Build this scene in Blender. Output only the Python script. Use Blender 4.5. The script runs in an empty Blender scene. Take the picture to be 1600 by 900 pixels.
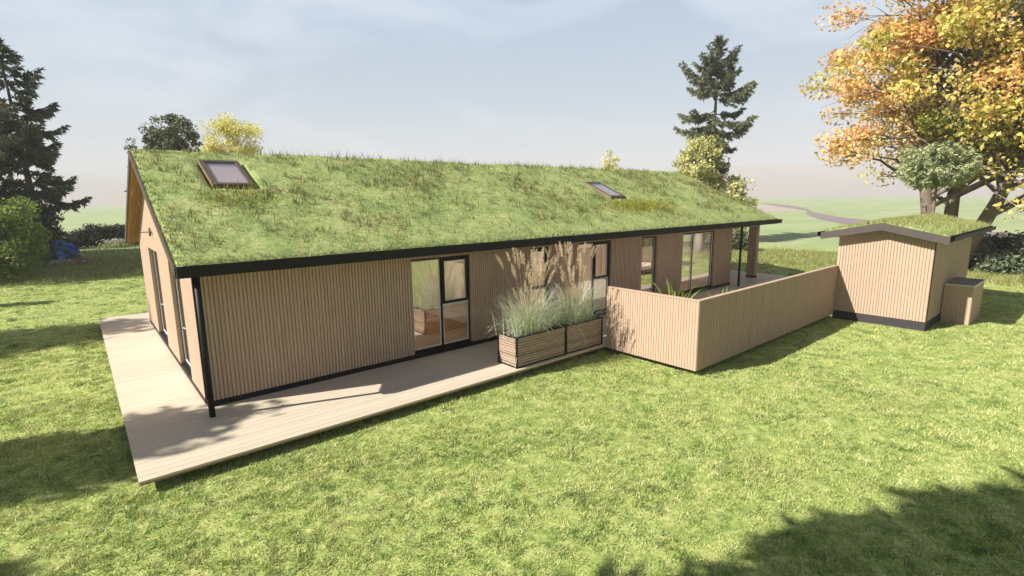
import bpy, math, random
import numpy as np
from mathutils import Matrix, Vector
random.seed(7)
RNG = np.random.default_rng(11)
COL = bpy.context.scene.collection
scene = bpy.context.scene
GZ = -0.20                      # ground level; the deck top is z = 0

# ------------------------------------------------------------------ helpers
def tag(o, label=None, cat=None, group=None, kind=None):
    if label: o['label'] = label
    if cat: o['category'] = cat
    if group: o['group'] = group
    if kind: o['kind'] = kind
    return o

def empty(name, loc, label, cat, group=None):
    o = bpy.data.objects.new(name, None)
    COL.objects.link(o)
    o.location = loc
    o.empty_display_size = 0.2
    return tag(o, label, cat, group)

def world_origin(o):
    v = Vector((0, 0, 0))
    while o is not None:
        v += o.location
        o = o.parent
    return v

def mesh_from_arrays(name, V, F, mat, parent=None, smooth=False, attrs=None, k=None):
    """V (n,3) float, F (m,k) int faces all of the same size"""
    V = np.asarray(V, dtype=np.float32)
    F = np.asarray(F, dtype=np.int32)
    off = world_origin(parent)
    V = V - np.array([off.x, off.y, off.z], dtype=np.float32)
    me = bpy.data.meshes.new(name)
    m, kk = F.shape
    me.vertices.add(len(V)); me.vertices.foreach_set('co', V.ravel())
    me.loops.add(m * kk); me.loops.foreach_set('vertex_index', F.ravel())
    me.polygons.add(m)
    me.polygons.foreach_set('loop_start', np.arange(m, dtype=np.int32) * kk)
    me.polygons.foreach_set('loop_total', np.full(m, kk, dtype=np.int32))
    if smooth: me.polygons.foreach_set('use_smooth', np.ones(m, dtype=bool))
    me.update(calc_edges=True)
    if attrs:
        for an, arr in attrs.items():
            a = me.attributes.new(an, 'FLOAT', 'FACE')
            a.data.foreach_set('value', np.asarray(arr, dtype=np.float32))
    me.materials.append(mat)
    o = bpy.data.objects.new(name, me)
    COL.objects.link(o)
    if parent: o.parent = parent
    return o

class MB:
    """collects prisms / tubes and links them as ONE mesh object"""
    def __init__(s): s.v = []; s.f = []; s.sm = []
    def box(s, x0, y0, z0, x1, y1, z1):
        if x1 < x0: x0, x1 = x1, x0
        if y1 < y0: y0, y1 = y1, y0
        if z1 < z0: z0, z1 = z1, z0
        n = len(s.v)
        s.v += [(x0,y0,z0),(x1,y0,z0),(x1,y1,z0),(x0,y1,z0),(x0,y0,z1),(x1,y0,z1),(x1,y1,z1),(x0,y1,z1)]
        s.f += [(n,n+3,n+2,n+1),(n+4,n+5,n+6,n+7),(n,n+1,n+5,n+4),(n+1,n+2,n+6,n+5),(n+2,n+3,n+7,n+6),(n+3,n,n+4,n+7)]
        return s
    def hexa(s, p):
        """eight points: bottom 4 ccw, top 4 ccw"""
        n = len(s.v); s.v += [tuple(q) for q in p]
        s.f += [(n,n+3,n+2,n+1),(n+4,n+5,n+6,n+7),(n,n+1,n+5,n+4),(n+1,n+2,n+6,n+5),(n+2,n+3,n+7,n+6),(n+3,n,n+4,n+7)]
        return s
    def tube(s, path, radii, sides=8, cap=True):
        path = [Vector(p) for p in path]
        n0 = len(s.v)
        ref = Vector((0.3, 0.2, 1)) if abs((path[-1]-path[0]).normalized().z) < .8 else Vector((1, .1, 0))
        for i, p in enumerate(path):
            a = path[max(0, i-1)]; b = path[min(len(path)-1, i+1)]
            t = (b - a).normalized()
            u = t.cross(ref).normalized(); w = t.cross(u).normalized()
            for k in range(sides):
                an = 2*math.pi*k/sides
                q = p + (u*math.cos(an) + w*math.sin(an))*radii[i]
                s.v.append(tuple(q))
        for i in range(len(path)-1):
            for k in range(sides):
                a = n0+i*sides+k; b = n0+i*sides+(k+1) % sides
                s.f.append((a, b, b+sides, a+sides)); s.sm.append(len(s.f)-1)
        if cap:
            s.f.append(tuple(n0+k for k in range(sides))[::-1])
            s.f.append(tuple(n0+(len(path)-1)*sides+k for k in range(sides)))
        return s
    def build(s, name, mat, parent=None, bevel=0, label=None):
        off = world_origin(parent)
        me = bpy.data.meshes.new(name)
        me.from_pydata([(x-off.x, y-off.y, z-off.z) for x, y, z in s.v], [], s.f)
        if s.sm:
            fl = np.zeros(len(s.f), dtype=bool); fl[s.sm] = True
            me.polygons.foreach_set('use_smooth', fl)
        me.materials.append(mat)
        me.validate(); me.update()
        o = bpy.data.objects.new(name, me)
        COL.objects.link(o)
        if parent: o.parent = parent
        if bevel:
            b = o.modifiers.new('bevel', 'BEVEL'); b.width = bevel; b.segments = 2; b.limit_method = 'ANGLE'
        if label: o['label'] = label
        return o

def sphere_points(n):
    v = RNG.normal(size=(n, 3)); return v/np.linalg.norm(v, axis=1)[:, None]

# ------------------------------------------------------------------ materials
def newmat(name):
    m = bpy.data.materials.new(name); m.use_nodes = True
    nt = m.node_tree
    return m, nt, nt.nodes['Principled BSDF']

def ramp(nt, stops):
    r = nt.nodes.new('ShaderNodeValToRGB')
    el = r.color_ramp.elements
    while len(el) > 1: el.remove(el[-1])
    el[0].position = stops[0][0]; el[0].color = (*stops[0][1], 1)
    for p, c in stops[1:]:
        e = el.new(p); e.color = (*c, 1)
    return r

def noise(nt, scale, detail=4, rough=.6, vec=None, dist=0):
    n = nt.nodes.new('ShaderNodeTexNoise')
    n.inputs['Scale'].default_value = scale; n.inputs['Detail'].default_value = detail
    n.inputs['Roughness'].default_value = rough; n.inputs['Distortion'].default_value = dist
    if vec is not None: nt.links.new(vec, n.inputs['Vector'])
    return n

def mapped(nt, sc=(1, 1, 1)):
    g = nt.nodes.new('ShaderNodeNewGeometry')
    m = nt.nodes.new('ShaderNodeMapping'); m.inputs['Scale'].default_value = sc
    nt.links.new(g.outputs['Position'], m.inputs['Vector'])
    return m.outputs['Vector']

def mixc(nt, a, b, fac, mode='MIX'):
    x = nt.nodes.new('ShaderNodeMix'); x.data_type = 'RGBA'; x.blend_type = mode
    for inp, val in ((x.inputs[6], a), (x.inputs[7], b), (x.inputs[0], fac)):
        if hasattr(val, 'links') or hasattr(val, 'is_linked'): nt.links.new(val, inp)
        elif isinstance(val, (int, float)): inp.default_value = val
        else: inp.default_value = (*val, 1)
    return x.outputs[2]

def flat(name, c, rough=.6, metal=0, var=.06, scale=6, spec=.5):
    m, nt, p = newmat(name)
    n = noise(nt, scale, 5, vec=mapped(nt))
    r = ramp(nt, [(.3, tuple(x*(1-var) for x in c)), (.7, tuple(min(1, x*(1+var)) for x in c))])
    nt.links.new(n.outputs['Fac'], r.inputs['Fac']); nt.links.new(r.outputs['Color'], p.inputs['Base Color'])
    p.inputs['Roughness'].default_value = rough; p.inputs['Metallic'].default_value = metal
    p.inputs['Specular IOR Level'].default_value = spec
    return m

def wood(name, c1, c2, stretch, rough=.65, board=None, bump=.15, boardvar=.18):
    """streaky grain; stretch = mapping scale; board = (axis, pitch) per-board tone"""
    m, nt, p = newmat(name)
    v = mapped(nt, stretch)
    n = noise(nt, 3.0, 8, .65, v, .4)
    n2 = noise(nt, 22.0, 3, .5, v)
    r = ramp(nt, [(.28, c1), (.72, c2)])
    nt.links.new(n.outputs['Fac'], r.inputs['Fac'])
    col = mixc(nt, r.outputs['Color'], (.25, .2, .16), 0)
    r2 = ramp(nt, [(.25, (.78, .78, .78)), (.6, (1, 1, 1))]); nt.links.new(n2.outputs['Fac'], r2.inputs['Fac'])
    col = mixc(nt, r.outputs['Color'], r2.outputs['Color'], .6, 'MULTIPLY')
    if board:
        ax, pitch = board
        g = nt.nodes.new('ShaderNodeNewGeometry'); sx = nt.nodes.new('ShaderNodeSeparateXYZ')
        nt.links.new(g.outputs['Position'], sx.inputs[0])
        d = nt.nodes.new('ShaderNodeMath'); d.operation = 'DIVIDE'; d.inputs[1].default_value = pitch
        nt.links.new(sx.outputs[ax], d.inputs[0])
        fl = nt.nodes.new('ShaderNodeMath'); fl.operation = 'FLOOR'; nt.links.new(d.outputs[0], fl.inputs[0])
        w = nt.nodes.new('ShaderNodeTexWhiteNoise'); w.noise_dimensions = '1D'; nt.links.new(fl.outputs[0], w.inputs['W'])
        r3 = ramp(nt, [(0, (1-boardvar,)*3), (1, (1, 1, 1))]); nt.links.new(w.outputs['Value'], r3.inputs['Fac'])
        col = mixc(nt, col, r3.outputs['Color'], 1.0, 'MULTIPLY')
    nt.links.new(col, p.inputs['Base Color'])
    b = nt.nodes.new('ShaderNodeBump'); b.inputs['Strength'].default_value = bump; b.inputs['Distance'].default_value = .004
    nt.links.new(n2.outputs['Fac'], b.inputs['Height']); nt.links.new(b.outputs[0], p.inputs['Normal'])
    p.inputs['Roughness'].default_value = rough; p.inputs['Specular IOR Level'].default_value = .3
    return m

def leafmat(name, stops, trans=.35, rough=.5, attr='rnd', patch=None):
    """leaf colour from the per-face attribute; patch = (scale, colourA, colourB, amount) world-space hue drift"""
    m, nt, p = newmat(name)
    a = nt.nodes.new('ShaderNodeAttribute'); a.attribute_name = attr
    r = ramp(nt, stops); nt.links.new(a.outputs['Fac'], r.inputs['Fac'])
    col = r.outputs['Color']
    if patch:
        n = noise(nt, patch[0], 4, .6, mapped(nt))
        rr = ramp(nt, [(.36, patch[1]), (.64, patch[2])]); nt.links.new(n.outputs['Fac'], rr.inputs['Fac'])
        col = mixc(nt, col, rr.outputs['Color'], patch[3])
    nt.links.new(col, p.inputs['Base Color'])
    p.inputs['Roughness'].default_value = rough; p.inputs['Specular IOR Level'].default_value = .25
    t = nt.nodes.new('ShaderNodeBsdfTranslucent'); nt.links.new(col, t.inputs['Color'])
    mx = nt.nodes.new('ShaderNodeMixShader'); mx.inputs[0].default_value = trans
    out = nt.nodes['Material Output']
    nt.links.new(p.outputs[0], mx.inputs[1]); nt.links.new(t.outputs[0], mx.inputs[2]); nt.links.new(mx.outputs[0], out.inputs[0])
    return m

def glassmat(name, refl, tint=(.93, .96, .95), rough=.01):
    m, nt, p = newmat(name); nt.nodes.remove(p)
    t = nt.nodes.new('ShaderNodeBsdfTransparent'); t.inputs[0].default_value = (*tint, 1)
    g = nt.nodes.new('ShaderNodeBsdfGlossy'); g.inputs['Roughness'].default_value = rough
    lw = nt.nodes.new('ShaderNodeLayerWeight'); lw.inputs[0].default_value = .5
    pw = nt.nodes.new('ShaderNodeMath'); pw.operation = 'POWER'; pw.inputs[1].default_value = 3.0; nt.links.new(lw.outputs['Facing'], pw.inputs[0])
    mr = nt.nodes.new('ShaderNodeMapRange'); mr.inputs[3].default_value = refl; mr.inputs[4].default_value = .95
    nt.links.new(pw.outputs[0], mr.inputs[0])
    mx = nt.nodes.new('ShaderNodeMixShader'); nt.links.new(mr.outputs[0], mx.inputs[0])
    nt.links.new(t.outputs[0], mx.inputs[1]); nt.links.new(g.outputs[0], mx.inputs[2])
    nt.links.new(mx.outputs[0], nt.nodes['Material Output'].inputs[0])
    return m

M = {}
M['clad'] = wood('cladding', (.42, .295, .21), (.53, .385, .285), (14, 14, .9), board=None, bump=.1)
M['clad_shade'] = wood('cladding_shade', (.40, .28, .20), (.50, .36, .265), (9, 9, .7), board=(0, .066), bump=.1, boardvar=.1)  # slightly darker copy of the cladding, put on faces standing in shade
M['deck'] = wood('deck_wood', (.53, .45, .34), (.64, .55, .43), (.5, 7, 7), board=(1, .145), bump=.12, boardvar=.10)
M['deck_edge'] = wood('deck_edge_wood', (.22, .15, .08), (.32, .22, .12), (.5, 9, 9))
M['soffit'] = wood('soffit_wood', (.40, .20, .055), (.60, .33, .10), (14, .8, .8), board=(0, .07), boardvar=.4)
M['planter'] = wood('planter_wood', (.30, .215, .155), (.56, .42, .32), (1.6, 4, 14), board=(2, .058), boardvar=.35)
M['black'] = flat('black_metal', (.009, .008, .009), .55, .0, .2, 9, spec=.25)
M['plinth'] = flat('dark_plinth', (.035, .03, .035), .8, 0, .2, 5)
M['fascia'] = flat('grey_brown_fascia', (.065, .052, .046), .7, 0, .08, 4)
M['trim'] = flat('brown_trim', (.075, .05, .036), .6, 0, .15, 7)
M['bead'] = flat('light_window_bead', (.62, .62, .62), .5)
M['white'] = flat('white_paint', (.78, .76, .73), .6)
M['floor'] = wood('orange_floor_boards', (.42, .20, .08), (.60, .32, .14), (.7, 8, 8), rough=.35, board=(1, .15), boardvar=.25)
M['table'] = flat('white_table', (.75, .74, .72), .4)
M['dark_wood'] = flat('dark_wood', (.07, .045, .03), .5)
M['stone'] = flat('light_counter', (.5, .47, .43), .35)
M['grey_top'] = flat('grey_roofing', (.20, .18, .18), .75, 0, .08, 3)
M['zinc'] = flat('zinc_edge', (.55, .54, .55), .4)
M['soil'] = flat('potting_soil', (.03, .022, .016), .95, 0, .4, 40)
M['pot'] = flat('terracotta_grey', (.16, .14, .13), .8)
M['glass'] = glassmat('window_glass', .34)
M['glass_sky'] = glassmat('skylight_glass', .05, (.9, .9, .9))
M['sky_reflection'] = flat('pink_sky_reflection', (.88, .72, .71), .7)  # pink of the reflected sky, painted on a sheet under the skylight glass
M['bark'] = wood('grey_brown_bark', (.10, .075, .055), (.25, .2, .165), (6, 6, 1.2), rough=.9, bump=.7)
M['bark_pale'] = wood('pale_bark', (.30, .25, .23), (.48, .42, .39), (5, 5, 1.5), rough=.9, bump=.5)
M['bark_dark'] = wood('dark_bark', (.06, .045, .035), (.14, .11, .09), (8, 8, 1.5), rough=.95, bump=.7)

def ground_mat():
    m, nt, p = newmat('mown_grass_ground')
    v = mapped(nt)
    n1 = noise(nt, 4.5, 9, .75, v, .4); n2 = noise(nt, 18, 6, .75, v); n3 = noise(nt, .05, 5, .6, mapped(nt, (1, 2.5, 1)))
    r1 = ramp(nt, [(.3, (.13, .20, .055)), (.46, (.31, .38, .11)), (.6, (.48, .50, .19)), (.75, (.56, .52, .30))])
    nt.links.new(n1.outputs['Fac'], r1.inputs['Fac'])
    r2 = ramp(nt, [(.32, (.45, .5, .4)), (.62, (1.05, 1.05, 1.0))]); nt.links.new(n2.outputs['Fac'], r2.inputs['Fac'])
    near = mixc(nt, r1.outputs['Color'], r2.outputs['Color'], .85, 'MULTIPLY')
    r3 = ramp(nt, [(.3, (.22, .29, .13)), (.5, (.29, .34, .17)), (.7, (.36, .37, .20))]); nt.links.new(n3.outputs['Fac'], r3.inputs['Fac'])
    # far pasture: smooth pale green, past the meadow margins
    g = nt.nodes.new('ShaderNodeNewGeometry'); s = nt.nodes.new('ShaderNodeVectorMath'); s.operation = 'LENGTH'
    nt.links.new(g.outputs['Position'], s.inputs[0])
    mr = nt.nodes.new('ShaderNodeMapRange'); mr.inputs[1].default_value = 34; mr.inputs[2].default_value = 44
    nt.links.new(s.outputs['Value'], mr.inputs[0])
    col = mixc(nt, near, r3.outputs['Color'], mr.outputs[0])
    nt.links.new(col, p.inputs['Base Color']); p.inputs['Roughness'].default_value = .9
    p.inputs['Specular IOR Level'].default_value = .15
    b = nt.nodes.new('ShaderNodeBump'); b.inputs['Strength'].default_value = .5; b.inputs['Distance'].default_value = .03
    nt.links.new(n2.outputs['Fac'], b.inputs['Height']); nt.links.new(b.outputs[0], p.inputs['Normal'])
    return m
M['ground'] = ground_mat()

def roofgrass_mat():
    m, nt, p = newmat('sedum_turf')
    v = mapped(nt)
    n1 = noise(nt, 1.1, 7, .7, v, .5); n2 = noise(nt, 11, 6, .7, v)
    r1 = ramp(nt, [(.3, (.18, .26, .09)), (.45, (.30, .37, .135)), (.6, (.40, .43, .18)), (.75, (.45, .42, .21))])
    nt.links.new(n1.outputs['Fac'], r1.inputs['Fac'])
    r2 = ramp(nt, [(.3, (.5, .55, .45)), (.62, (1.08, 1.08, 1.08))]); nt.links.new(n2.outputs['Fac'], r2.inputs['Fac'])
    nt.links.new(mixc(nt, r1.outputs['Color'], r2.outputs['Color'], .8, 'MULTIPLY'), p.inputs['Base Color'])
    p.inputs['Roughness'].default_value = .95; p.inputs['Specular IOR Level'].default_value = .1
    b = nt.nodes.new('ShaderNodeBump'); b.inputs['Strength'].default_value = .6; b.inputs['Distance'].default_value = .03
    nt.links.new(n2.outputs['Fac'], b.inputs['Height']); nt.links.new(b.outputs[0], p.inputs['Normal'])
    return m
M['turf'] = roofgrass_mat()
M['path'] = flat('grey_pink_gravel', (.20, .155, .165), .95, 0, .15, 1.5)
M['dryfield'] = flat('pale_dry_field', (.36, .30, .24), .95, 0, .1, .3)
M['hill'] = flat('brown_hillside', (.30, .23, .20), .95, 0, .15, .004)

M['blade'] = leafmat('lawn_blades', [(0, (.09, .16, .05)), (.25, (.24, .34, .085)), (.55, (.46, .52, .16)), (.82, (.66, .69, .27)), (1, (.74, .72, .42))], .3,
                     patch=(2.6, (.24, .37, .09), (.62, .58, .28), .35))
M['roofblade'] = leafmat('roof_blades', [(0, (.18, .24, .08)), (.6, (.35, .39, .15)), (1, (.52, .49, .25))], .3,
                         patch=(1.0, (.22, .31, .12), (.38, .39, .17), .5))
M['weed'] = leafmat('roof_weeds', [(0, (.10, .14, .045)), (.45, (.17, .20, .06)), (.75, (.22, .18, .07)), (1, (.36, .27, .13))], .2)
M['yellowweed'] = leafmat('yellow_stonecrop', [(0, (.22, .26, .03)), (1, (.42, .38, .06))], .25)
M['meadow'] = leafmat('meadow_blades', [(0, (.15, .19, .05)), (.6, (.31, .33, .11)), (1, (.50, .45, .22))], .3)
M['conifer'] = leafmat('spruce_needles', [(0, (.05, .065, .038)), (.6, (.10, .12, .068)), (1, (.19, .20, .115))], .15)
M['conifer_pale'] = leafmat('pale_spruce_needles', [(0, (.065, .08, .045)), (.6, (.14, .155, .085)), (1, (.26, .27, .15))], .2)
M['pine'] = leafmat('grey_green_pine', [(0, (.26, .29, .15)), (.6, (.42, .46, .24)), (1, (.58, .60, .36))], .2)
M['darkleaf'] = leafmat('dark_green_leaves', [(0, (.025, .04, .018)), (.7, (.05, .07, .03)), (1, (.10, .12, .06))], .25)
M['greyleaf'] = leafmat('grey_green_leaves', [(0, (.09, .12, .065)), (.7, (.20, .24, .14)), (1, (.33, .36, .24))], .25)
M['midleaf'] = leafmat('mid_green_leaves', [(0, (.08, .10, .05)), (.6, (.18, .20, .10)), (1, (.30, .31, .17))], .3)
M['limeleaf'] = leafmat('lime_leaves', [(0, (.09, .15, .03)), (.6, (.24, .32, .07)), (1, (.42, .46, .14))], .4)
M['yellowleaf'] = leafmat('yellow_leaves', [(0, (.45, .43, .08)), (.5, (.75, .68, .16)), (1, (.92, .87, .42))], .4)
M['paleyellow'] = leafmat('pale_yellow_leaves', [(0, (.26, .29, .09)), (.5, (.55, .54, .20)), (1, (.82, .76, .42))], .4)
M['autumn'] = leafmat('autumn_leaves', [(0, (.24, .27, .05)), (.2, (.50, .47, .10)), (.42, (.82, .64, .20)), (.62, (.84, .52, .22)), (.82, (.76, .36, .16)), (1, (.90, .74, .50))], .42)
M['rustleaf'] = leafmat('rust_leaves', [(0, (.25, .10, .02)), (1, (.55, .26, .06))], .4)
M['bluepetal'] = leafmat('blue_petals', [(0, (.08, .17, .75)), (.6, (.16, .36, .95)), (1, (.5, .62, .98))], .25)
M['pinkpetal'] = leafmat('pink_petals', [(0, (.28, .12, .16)), (1, (.45, .26, .30))], .3)
M['whitepetal'] = leafmat('white_petals', [(0, (.45, .45, .35)), (1, (.75, .75, .62))], .3)
M['ornament'] = leafmat('silver_green_grass', [(0, (.16, .25, .06)), (.28, (.38, .46, .16)), (.45, (.60, .64, .46)), (1, (.88, .88, .80))], .3)
M['plume'] = leafmat('straw_plumes', [(0, (.42, .31, .18)), (.5, (.66, .53, .34)), (1, (.86, .76, .58))], .35)
M['agave'] = leafmat('lime_strap_leaves', [(0, (.16, .30, .03)), (1, (.42, .52, .08))], .35)

# ------------------------------------------------------------------ camera
cam_d = bpy.data.cameras.new('camera'); cam = bpy.data.objects.new('camera', cam_d); COL.objects.link(cam)
R_ = Vector((0.76174094, -0.64778055, -0.01145016)); U_ = Vector((0.12009854, 0.12381577, 0.98501066)); F_ = Vector((0.63665303, 0.75169809, -0.17211304))
CAM = Vector((-1.4323, -10.0387, 3.5818))
cam.matrix_world = Matrix(((R_.x, U_.x, -F_.x, CAM.x), (R_.y, U_.y, -F_.y, CAM.y), (R_.z, U_.z, -F_.z, CAM.z), (0, 0, 0, 1)))
cam_d.sensor_width = 36; cam_d.lens = 18.01; cam_d.clip_start = .05; cam_d.clip_end = 6000
scene.camera = cam

def in_view(P, margin=1.1):
    d = P - np.array(CAM)
    z = d @ np.array(F_); x = d @ np.array(R_); y = d @ np.array(U_)
    return (z > .5) & (np.abs(x) < z*margin) & (np.abs(y) < z*.5625*1.15)

# ------------------------------------------------------------------ light and sky
SUN = Vector((1.2, -.41, -1.0)).normalized()           # direction the light travels
to_sun = -SUN
elev = math.asin(to_sun.z)
rot = math.atan2(to_sun.x, to_sun.y)
sd = bpy.data.lights.new('sun', 'SUN'); sd.energy = 5.0; sd.angle = math.radians(.45); sd.color = (1.0, .945, .86)
so = bpy.data.objects.new('sun', sd); COL.objects.link(so); so.location = (-20, 8, 30)
so.rotation_euler = SUN.to_track_quat('-Z', 'Y').to_euler()

w = bpy.data.worlds.new('World'); scene.world = w; w.use_nodes = True
nt = w.node_tree; bg = nt.nodes['Background']
sky = nt.nodes.new('ShaderNodeTexSky'); sky.sky_type = 'NISHITA'; sky.sun_disc = False
sky.sun_elevation = elev; sky.sun_rotation = rot; sky.air_density = 1.0; sky.dust_density = .5; sky.ozone_density = 1.0; sky.altitude = 100
tc = nt.nodes.new('ShaderNodeTexCoord')
mp = nt.nodes.new('ShaderNodeMapping'); mp.inputs['Scale'].default_value = (1, 1, 3.2); nt.links.new(tc.outputs['Generated'], mp.inputs['Vector'])
cn = noise(nt, 2.6, 7, .55, mp.outputs['Vector'], .6)
cr = ramp(nt, [(.45, (0, 0, 0)), (.60, (1, 1, 1))]); nt.links.new(cn.outputs['Fac'], cr.inputs['Fac'])
mm = nt.nodes.new('ShaderNodeMath'); mm.operation = 'MULTIPLY'; mm.operation = 'MULTIPLY_ADD'; mm.inputs[1].default_value = .24; mm.inputs[2].default_value = .68; nt.links.new(cr.outputs['Color'], mm.inputs[0])
c5 = nt.nodes.new('ShaderNodeMath'); c5.operation = 'MULTIPLY'; c5.inputs[1].default_value = .55; nt.links.new(cr.outputs['Color'], c5.inputs[0]); cloudf = c5.outputs[0]
sxx = nt.nodes.new('ShaderNodeSeparateXYZ'); nt.links.new(tc.outputs['Generated'], sxx.inputs[0])
low = nt.nodes.new('ShaderNodeMapRange'); low.inputs[1].default_value = .60; low.inputs[2].default_value = .36; nt.links.new(sxx.outputs[2], low.inputs[0])
m2 = nt.nodes.new('ShaderNodeMath'); m2.operation = 'MULTIPLY'; nt.links.new(mm.outputs[0], m2.inputs[0]); nt.links.new(low.outputs[0], m2.inputs[1])
# thin cloud kept to the view side; unseen southern sky cleared for darker shade fill
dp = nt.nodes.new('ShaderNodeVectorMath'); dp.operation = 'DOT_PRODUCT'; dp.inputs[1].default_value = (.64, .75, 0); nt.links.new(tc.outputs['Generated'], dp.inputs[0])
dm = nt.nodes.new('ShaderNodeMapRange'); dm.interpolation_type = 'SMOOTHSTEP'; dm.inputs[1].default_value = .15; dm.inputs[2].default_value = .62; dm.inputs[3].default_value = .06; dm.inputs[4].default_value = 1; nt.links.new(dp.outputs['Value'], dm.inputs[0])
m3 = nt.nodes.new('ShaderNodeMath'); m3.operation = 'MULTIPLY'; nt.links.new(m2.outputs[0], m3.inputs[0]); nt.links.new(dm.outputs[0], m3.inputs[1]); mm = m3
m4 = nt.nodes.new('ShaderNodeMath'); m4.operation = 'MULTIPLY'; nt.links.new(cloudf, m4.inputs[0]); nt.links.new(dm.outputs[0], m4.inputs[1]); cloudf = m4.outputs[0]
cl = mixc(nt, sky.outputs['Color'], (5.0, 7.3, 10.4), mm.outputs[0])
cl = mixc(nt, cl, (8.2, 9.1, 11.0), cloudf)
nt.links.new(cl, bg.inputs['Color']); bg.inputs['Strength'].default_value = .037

vs = scene.view_settings
scene.display_settings.display_device = 'sRGB'
vs.view_transform = 'Standard'; vs.look = 'None'; vs.exposure = 1.2; vs.gamma = 1; vs.use_curve_mapping = False
scene.render.engine = 'CYCLES'
scene.cycles.use_denoising = True
scene.cycles.max_bounces = 8; scene.cycles.diffuse_bounces = 3; scene.cycles.glossy_bounces = 3
scene.cycles.transparent_max_bounces = 12; scene.cycles.volume_bounces = 1
scene.cycles.use_adaptive_sampling = True

# ------------------------------------------------------------------ setting
g = MB(); g.box(-2600, -2600, GZ-.5, 2600, 2600, GZ).build('ground', M['ground']); tag(bpy.data.objects['ground'], kind='structure')

def strip(name, L, Rr, z, mat):
    V = []; F = []
    for a, b in zip(L, Rr): V += [(a[0], a[1], z), (b[0], b[1], z)]
    for i in range(len(L)-1): F.append((2*i, 2*i+1, 2*i+3, 2*i+2))
    o = mesh_from_arrays(name, V, F, mat); o['kind'] = 'structure'; return o

def catmull(P, n=8):
    P = [Vector((*p, 0)) for p in P]; out = []
    Q = [P[0]] + P + [P[-1]]
    for i in range(1, len(Q)-2):
        for k in range(n):
            t = k/n
            a, b, c, d = Q[i-1], Q[i], Q[i+1], Q[i+2]
            v = .5*((2*b)+(c-a)*t+(2*a-5*b+4*c-d)*t*t+(3*b-a-3*c+d)*t**3); out.append((v.x, v.y))
    out.append((P[-1].x, P[-1].y)); return out
strip('path', catmull([(262, 104), (205, 71), (155, 47), (126, 35), (97, 20), (78, 6), (63, -6), (52, -22), (44, -45)]),
      catmull([(258, 106), (188, 69), (141, 42.5), (118, 33.5), (90, 21.5), (69, 9), (53, -4), (43, -22), (35, -45)]), GZ+.03, M['path'])
strip('dry_field', catmull([(250, 110), (200, 76), (152, 49), (128, 39)]), catmull([(262, 128), (205, 92), (150, 62), (118, 46)]), GZ+.02, M['dryfield'])

def hills():
    na, nr = 240, 14
    V = []; F = []
    for i in range(na):
        a = 2*math.pi*i/na
        h = 27 + 5*math.sin(a*3+.6) + 3*math.sin(a*7+1.9) + 1.4*math.sin(a*17)
        az = math.atan2(math.cos(a), math.sin(a))
        for j in range(nr):
            t = j/(nr-1); r = 950 + 1300*t
            s = t*t*(3-2*t) if t < .5 else .5+(t-.5)*.2
            V.append((r*math.cos(a), r*math.sin(a), GZ-.4 + h*5.9*s))
    for i in range(na):
        for j in range(nr-1):
            a = i*nr+j; b = ((i+1) % na)*nr+j
            F.append((a, a+1, b+1, b))
    o = mesh_from_arrays('hills', V, F, M['hill'], smooth=True); o['kind'] = 'structure'
hills()

# air
hz, hnt, hp = newmat('haze_air'); hnt.nodes.remove(hp)
pv = hnt.nodes.new('ShaderNodeVolumePrincipled'); pv.inputs['Color'].default_value = (.66, .66, .71, 1)
pv.inputs['Density'].default_value = 0.0010; pv.inputs['Anisotropy'].default_value = 0
hnt.links.new(pv.outputs[0], hnt.nodes['Material Output'].inputs['Volume'])
h = MB().box(-2700, -2700, GZ-1.6, 2700, 2700, 175).build('haze', hz); h['kind'] = 'stuff'
h['label'] = 'pale haze over the distant fields and hills'; h['category'] = 'haze'

# ------------------------------------------------------------------ blades
def fbm(x, y, s, seed=0):
    rs = np.random.RandomState(seed); o = 0
    for k in range(5):
        a = rs.uniform(0, 6.28); f = s*(1.7**k); p = rs.uniform(0, 6.28, 2)
        o = o + np.sin((x*math.cos(a)+y*math.sin(a))*f+p[0])*np.cos((-x*math.sin(a)+y*math.cos(a))*f*1.1+p[1])/(1.3**k)
    return o/2

def blades(name, P, H, W, mat, parent=None, lean=.5, kind=None, nrm=None, rnd=None):
    """one triangle per blade standing at P"""
    n = len(P)
    an = RNG.uniform(0, 2*math.pi, n)
    side = np.stack([np.cos(an), np.sin(an), np.zeros(n)], 1)
    ln = RNG.uniform(0, 2*math.pi, n); lm = RNG.uniform(0, lean, n)
    tip = np.stack([np.cos(ln)*lm, np.sin(ln)*lm, np.ones(n)], 1)*H[:, None]
    V = np.empty((n, 3, 3)); V[:, 0] = P - side*W[:, None]/2; V[:, 1] = P + side*W[:, None]/2; V[:, 2] = P + tip
    F = np.arange(n*3).reshape(n, 3)
    if rnd is None: rnd = RNG.uniform(0, 1, n)
    o = mesh_from_arrays(name, V.reshape(-1, 3), F, mat, parent, attrs={'rnd': rnd})
    if kind: o['kind'] = kind
    return o

def covered(x, y, e=0):
    """footprints that keep grass out"""
    c = (x > -1.21+e) & (x < 22.85) & (y > -2.22+e) & (y < 10.46)
    c |= (x > 8.2+e) & (x < 16.3) & (y > -4.66+e) & (y < -2)
    c |= (x > 16.2) & (x < 21.6) & (y > -6.93) & (y < -4.5)
    c |= (x > 17.9) & (x < 19.7) & (y > -7.62) & (y < -6.8)
    return c

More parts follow.
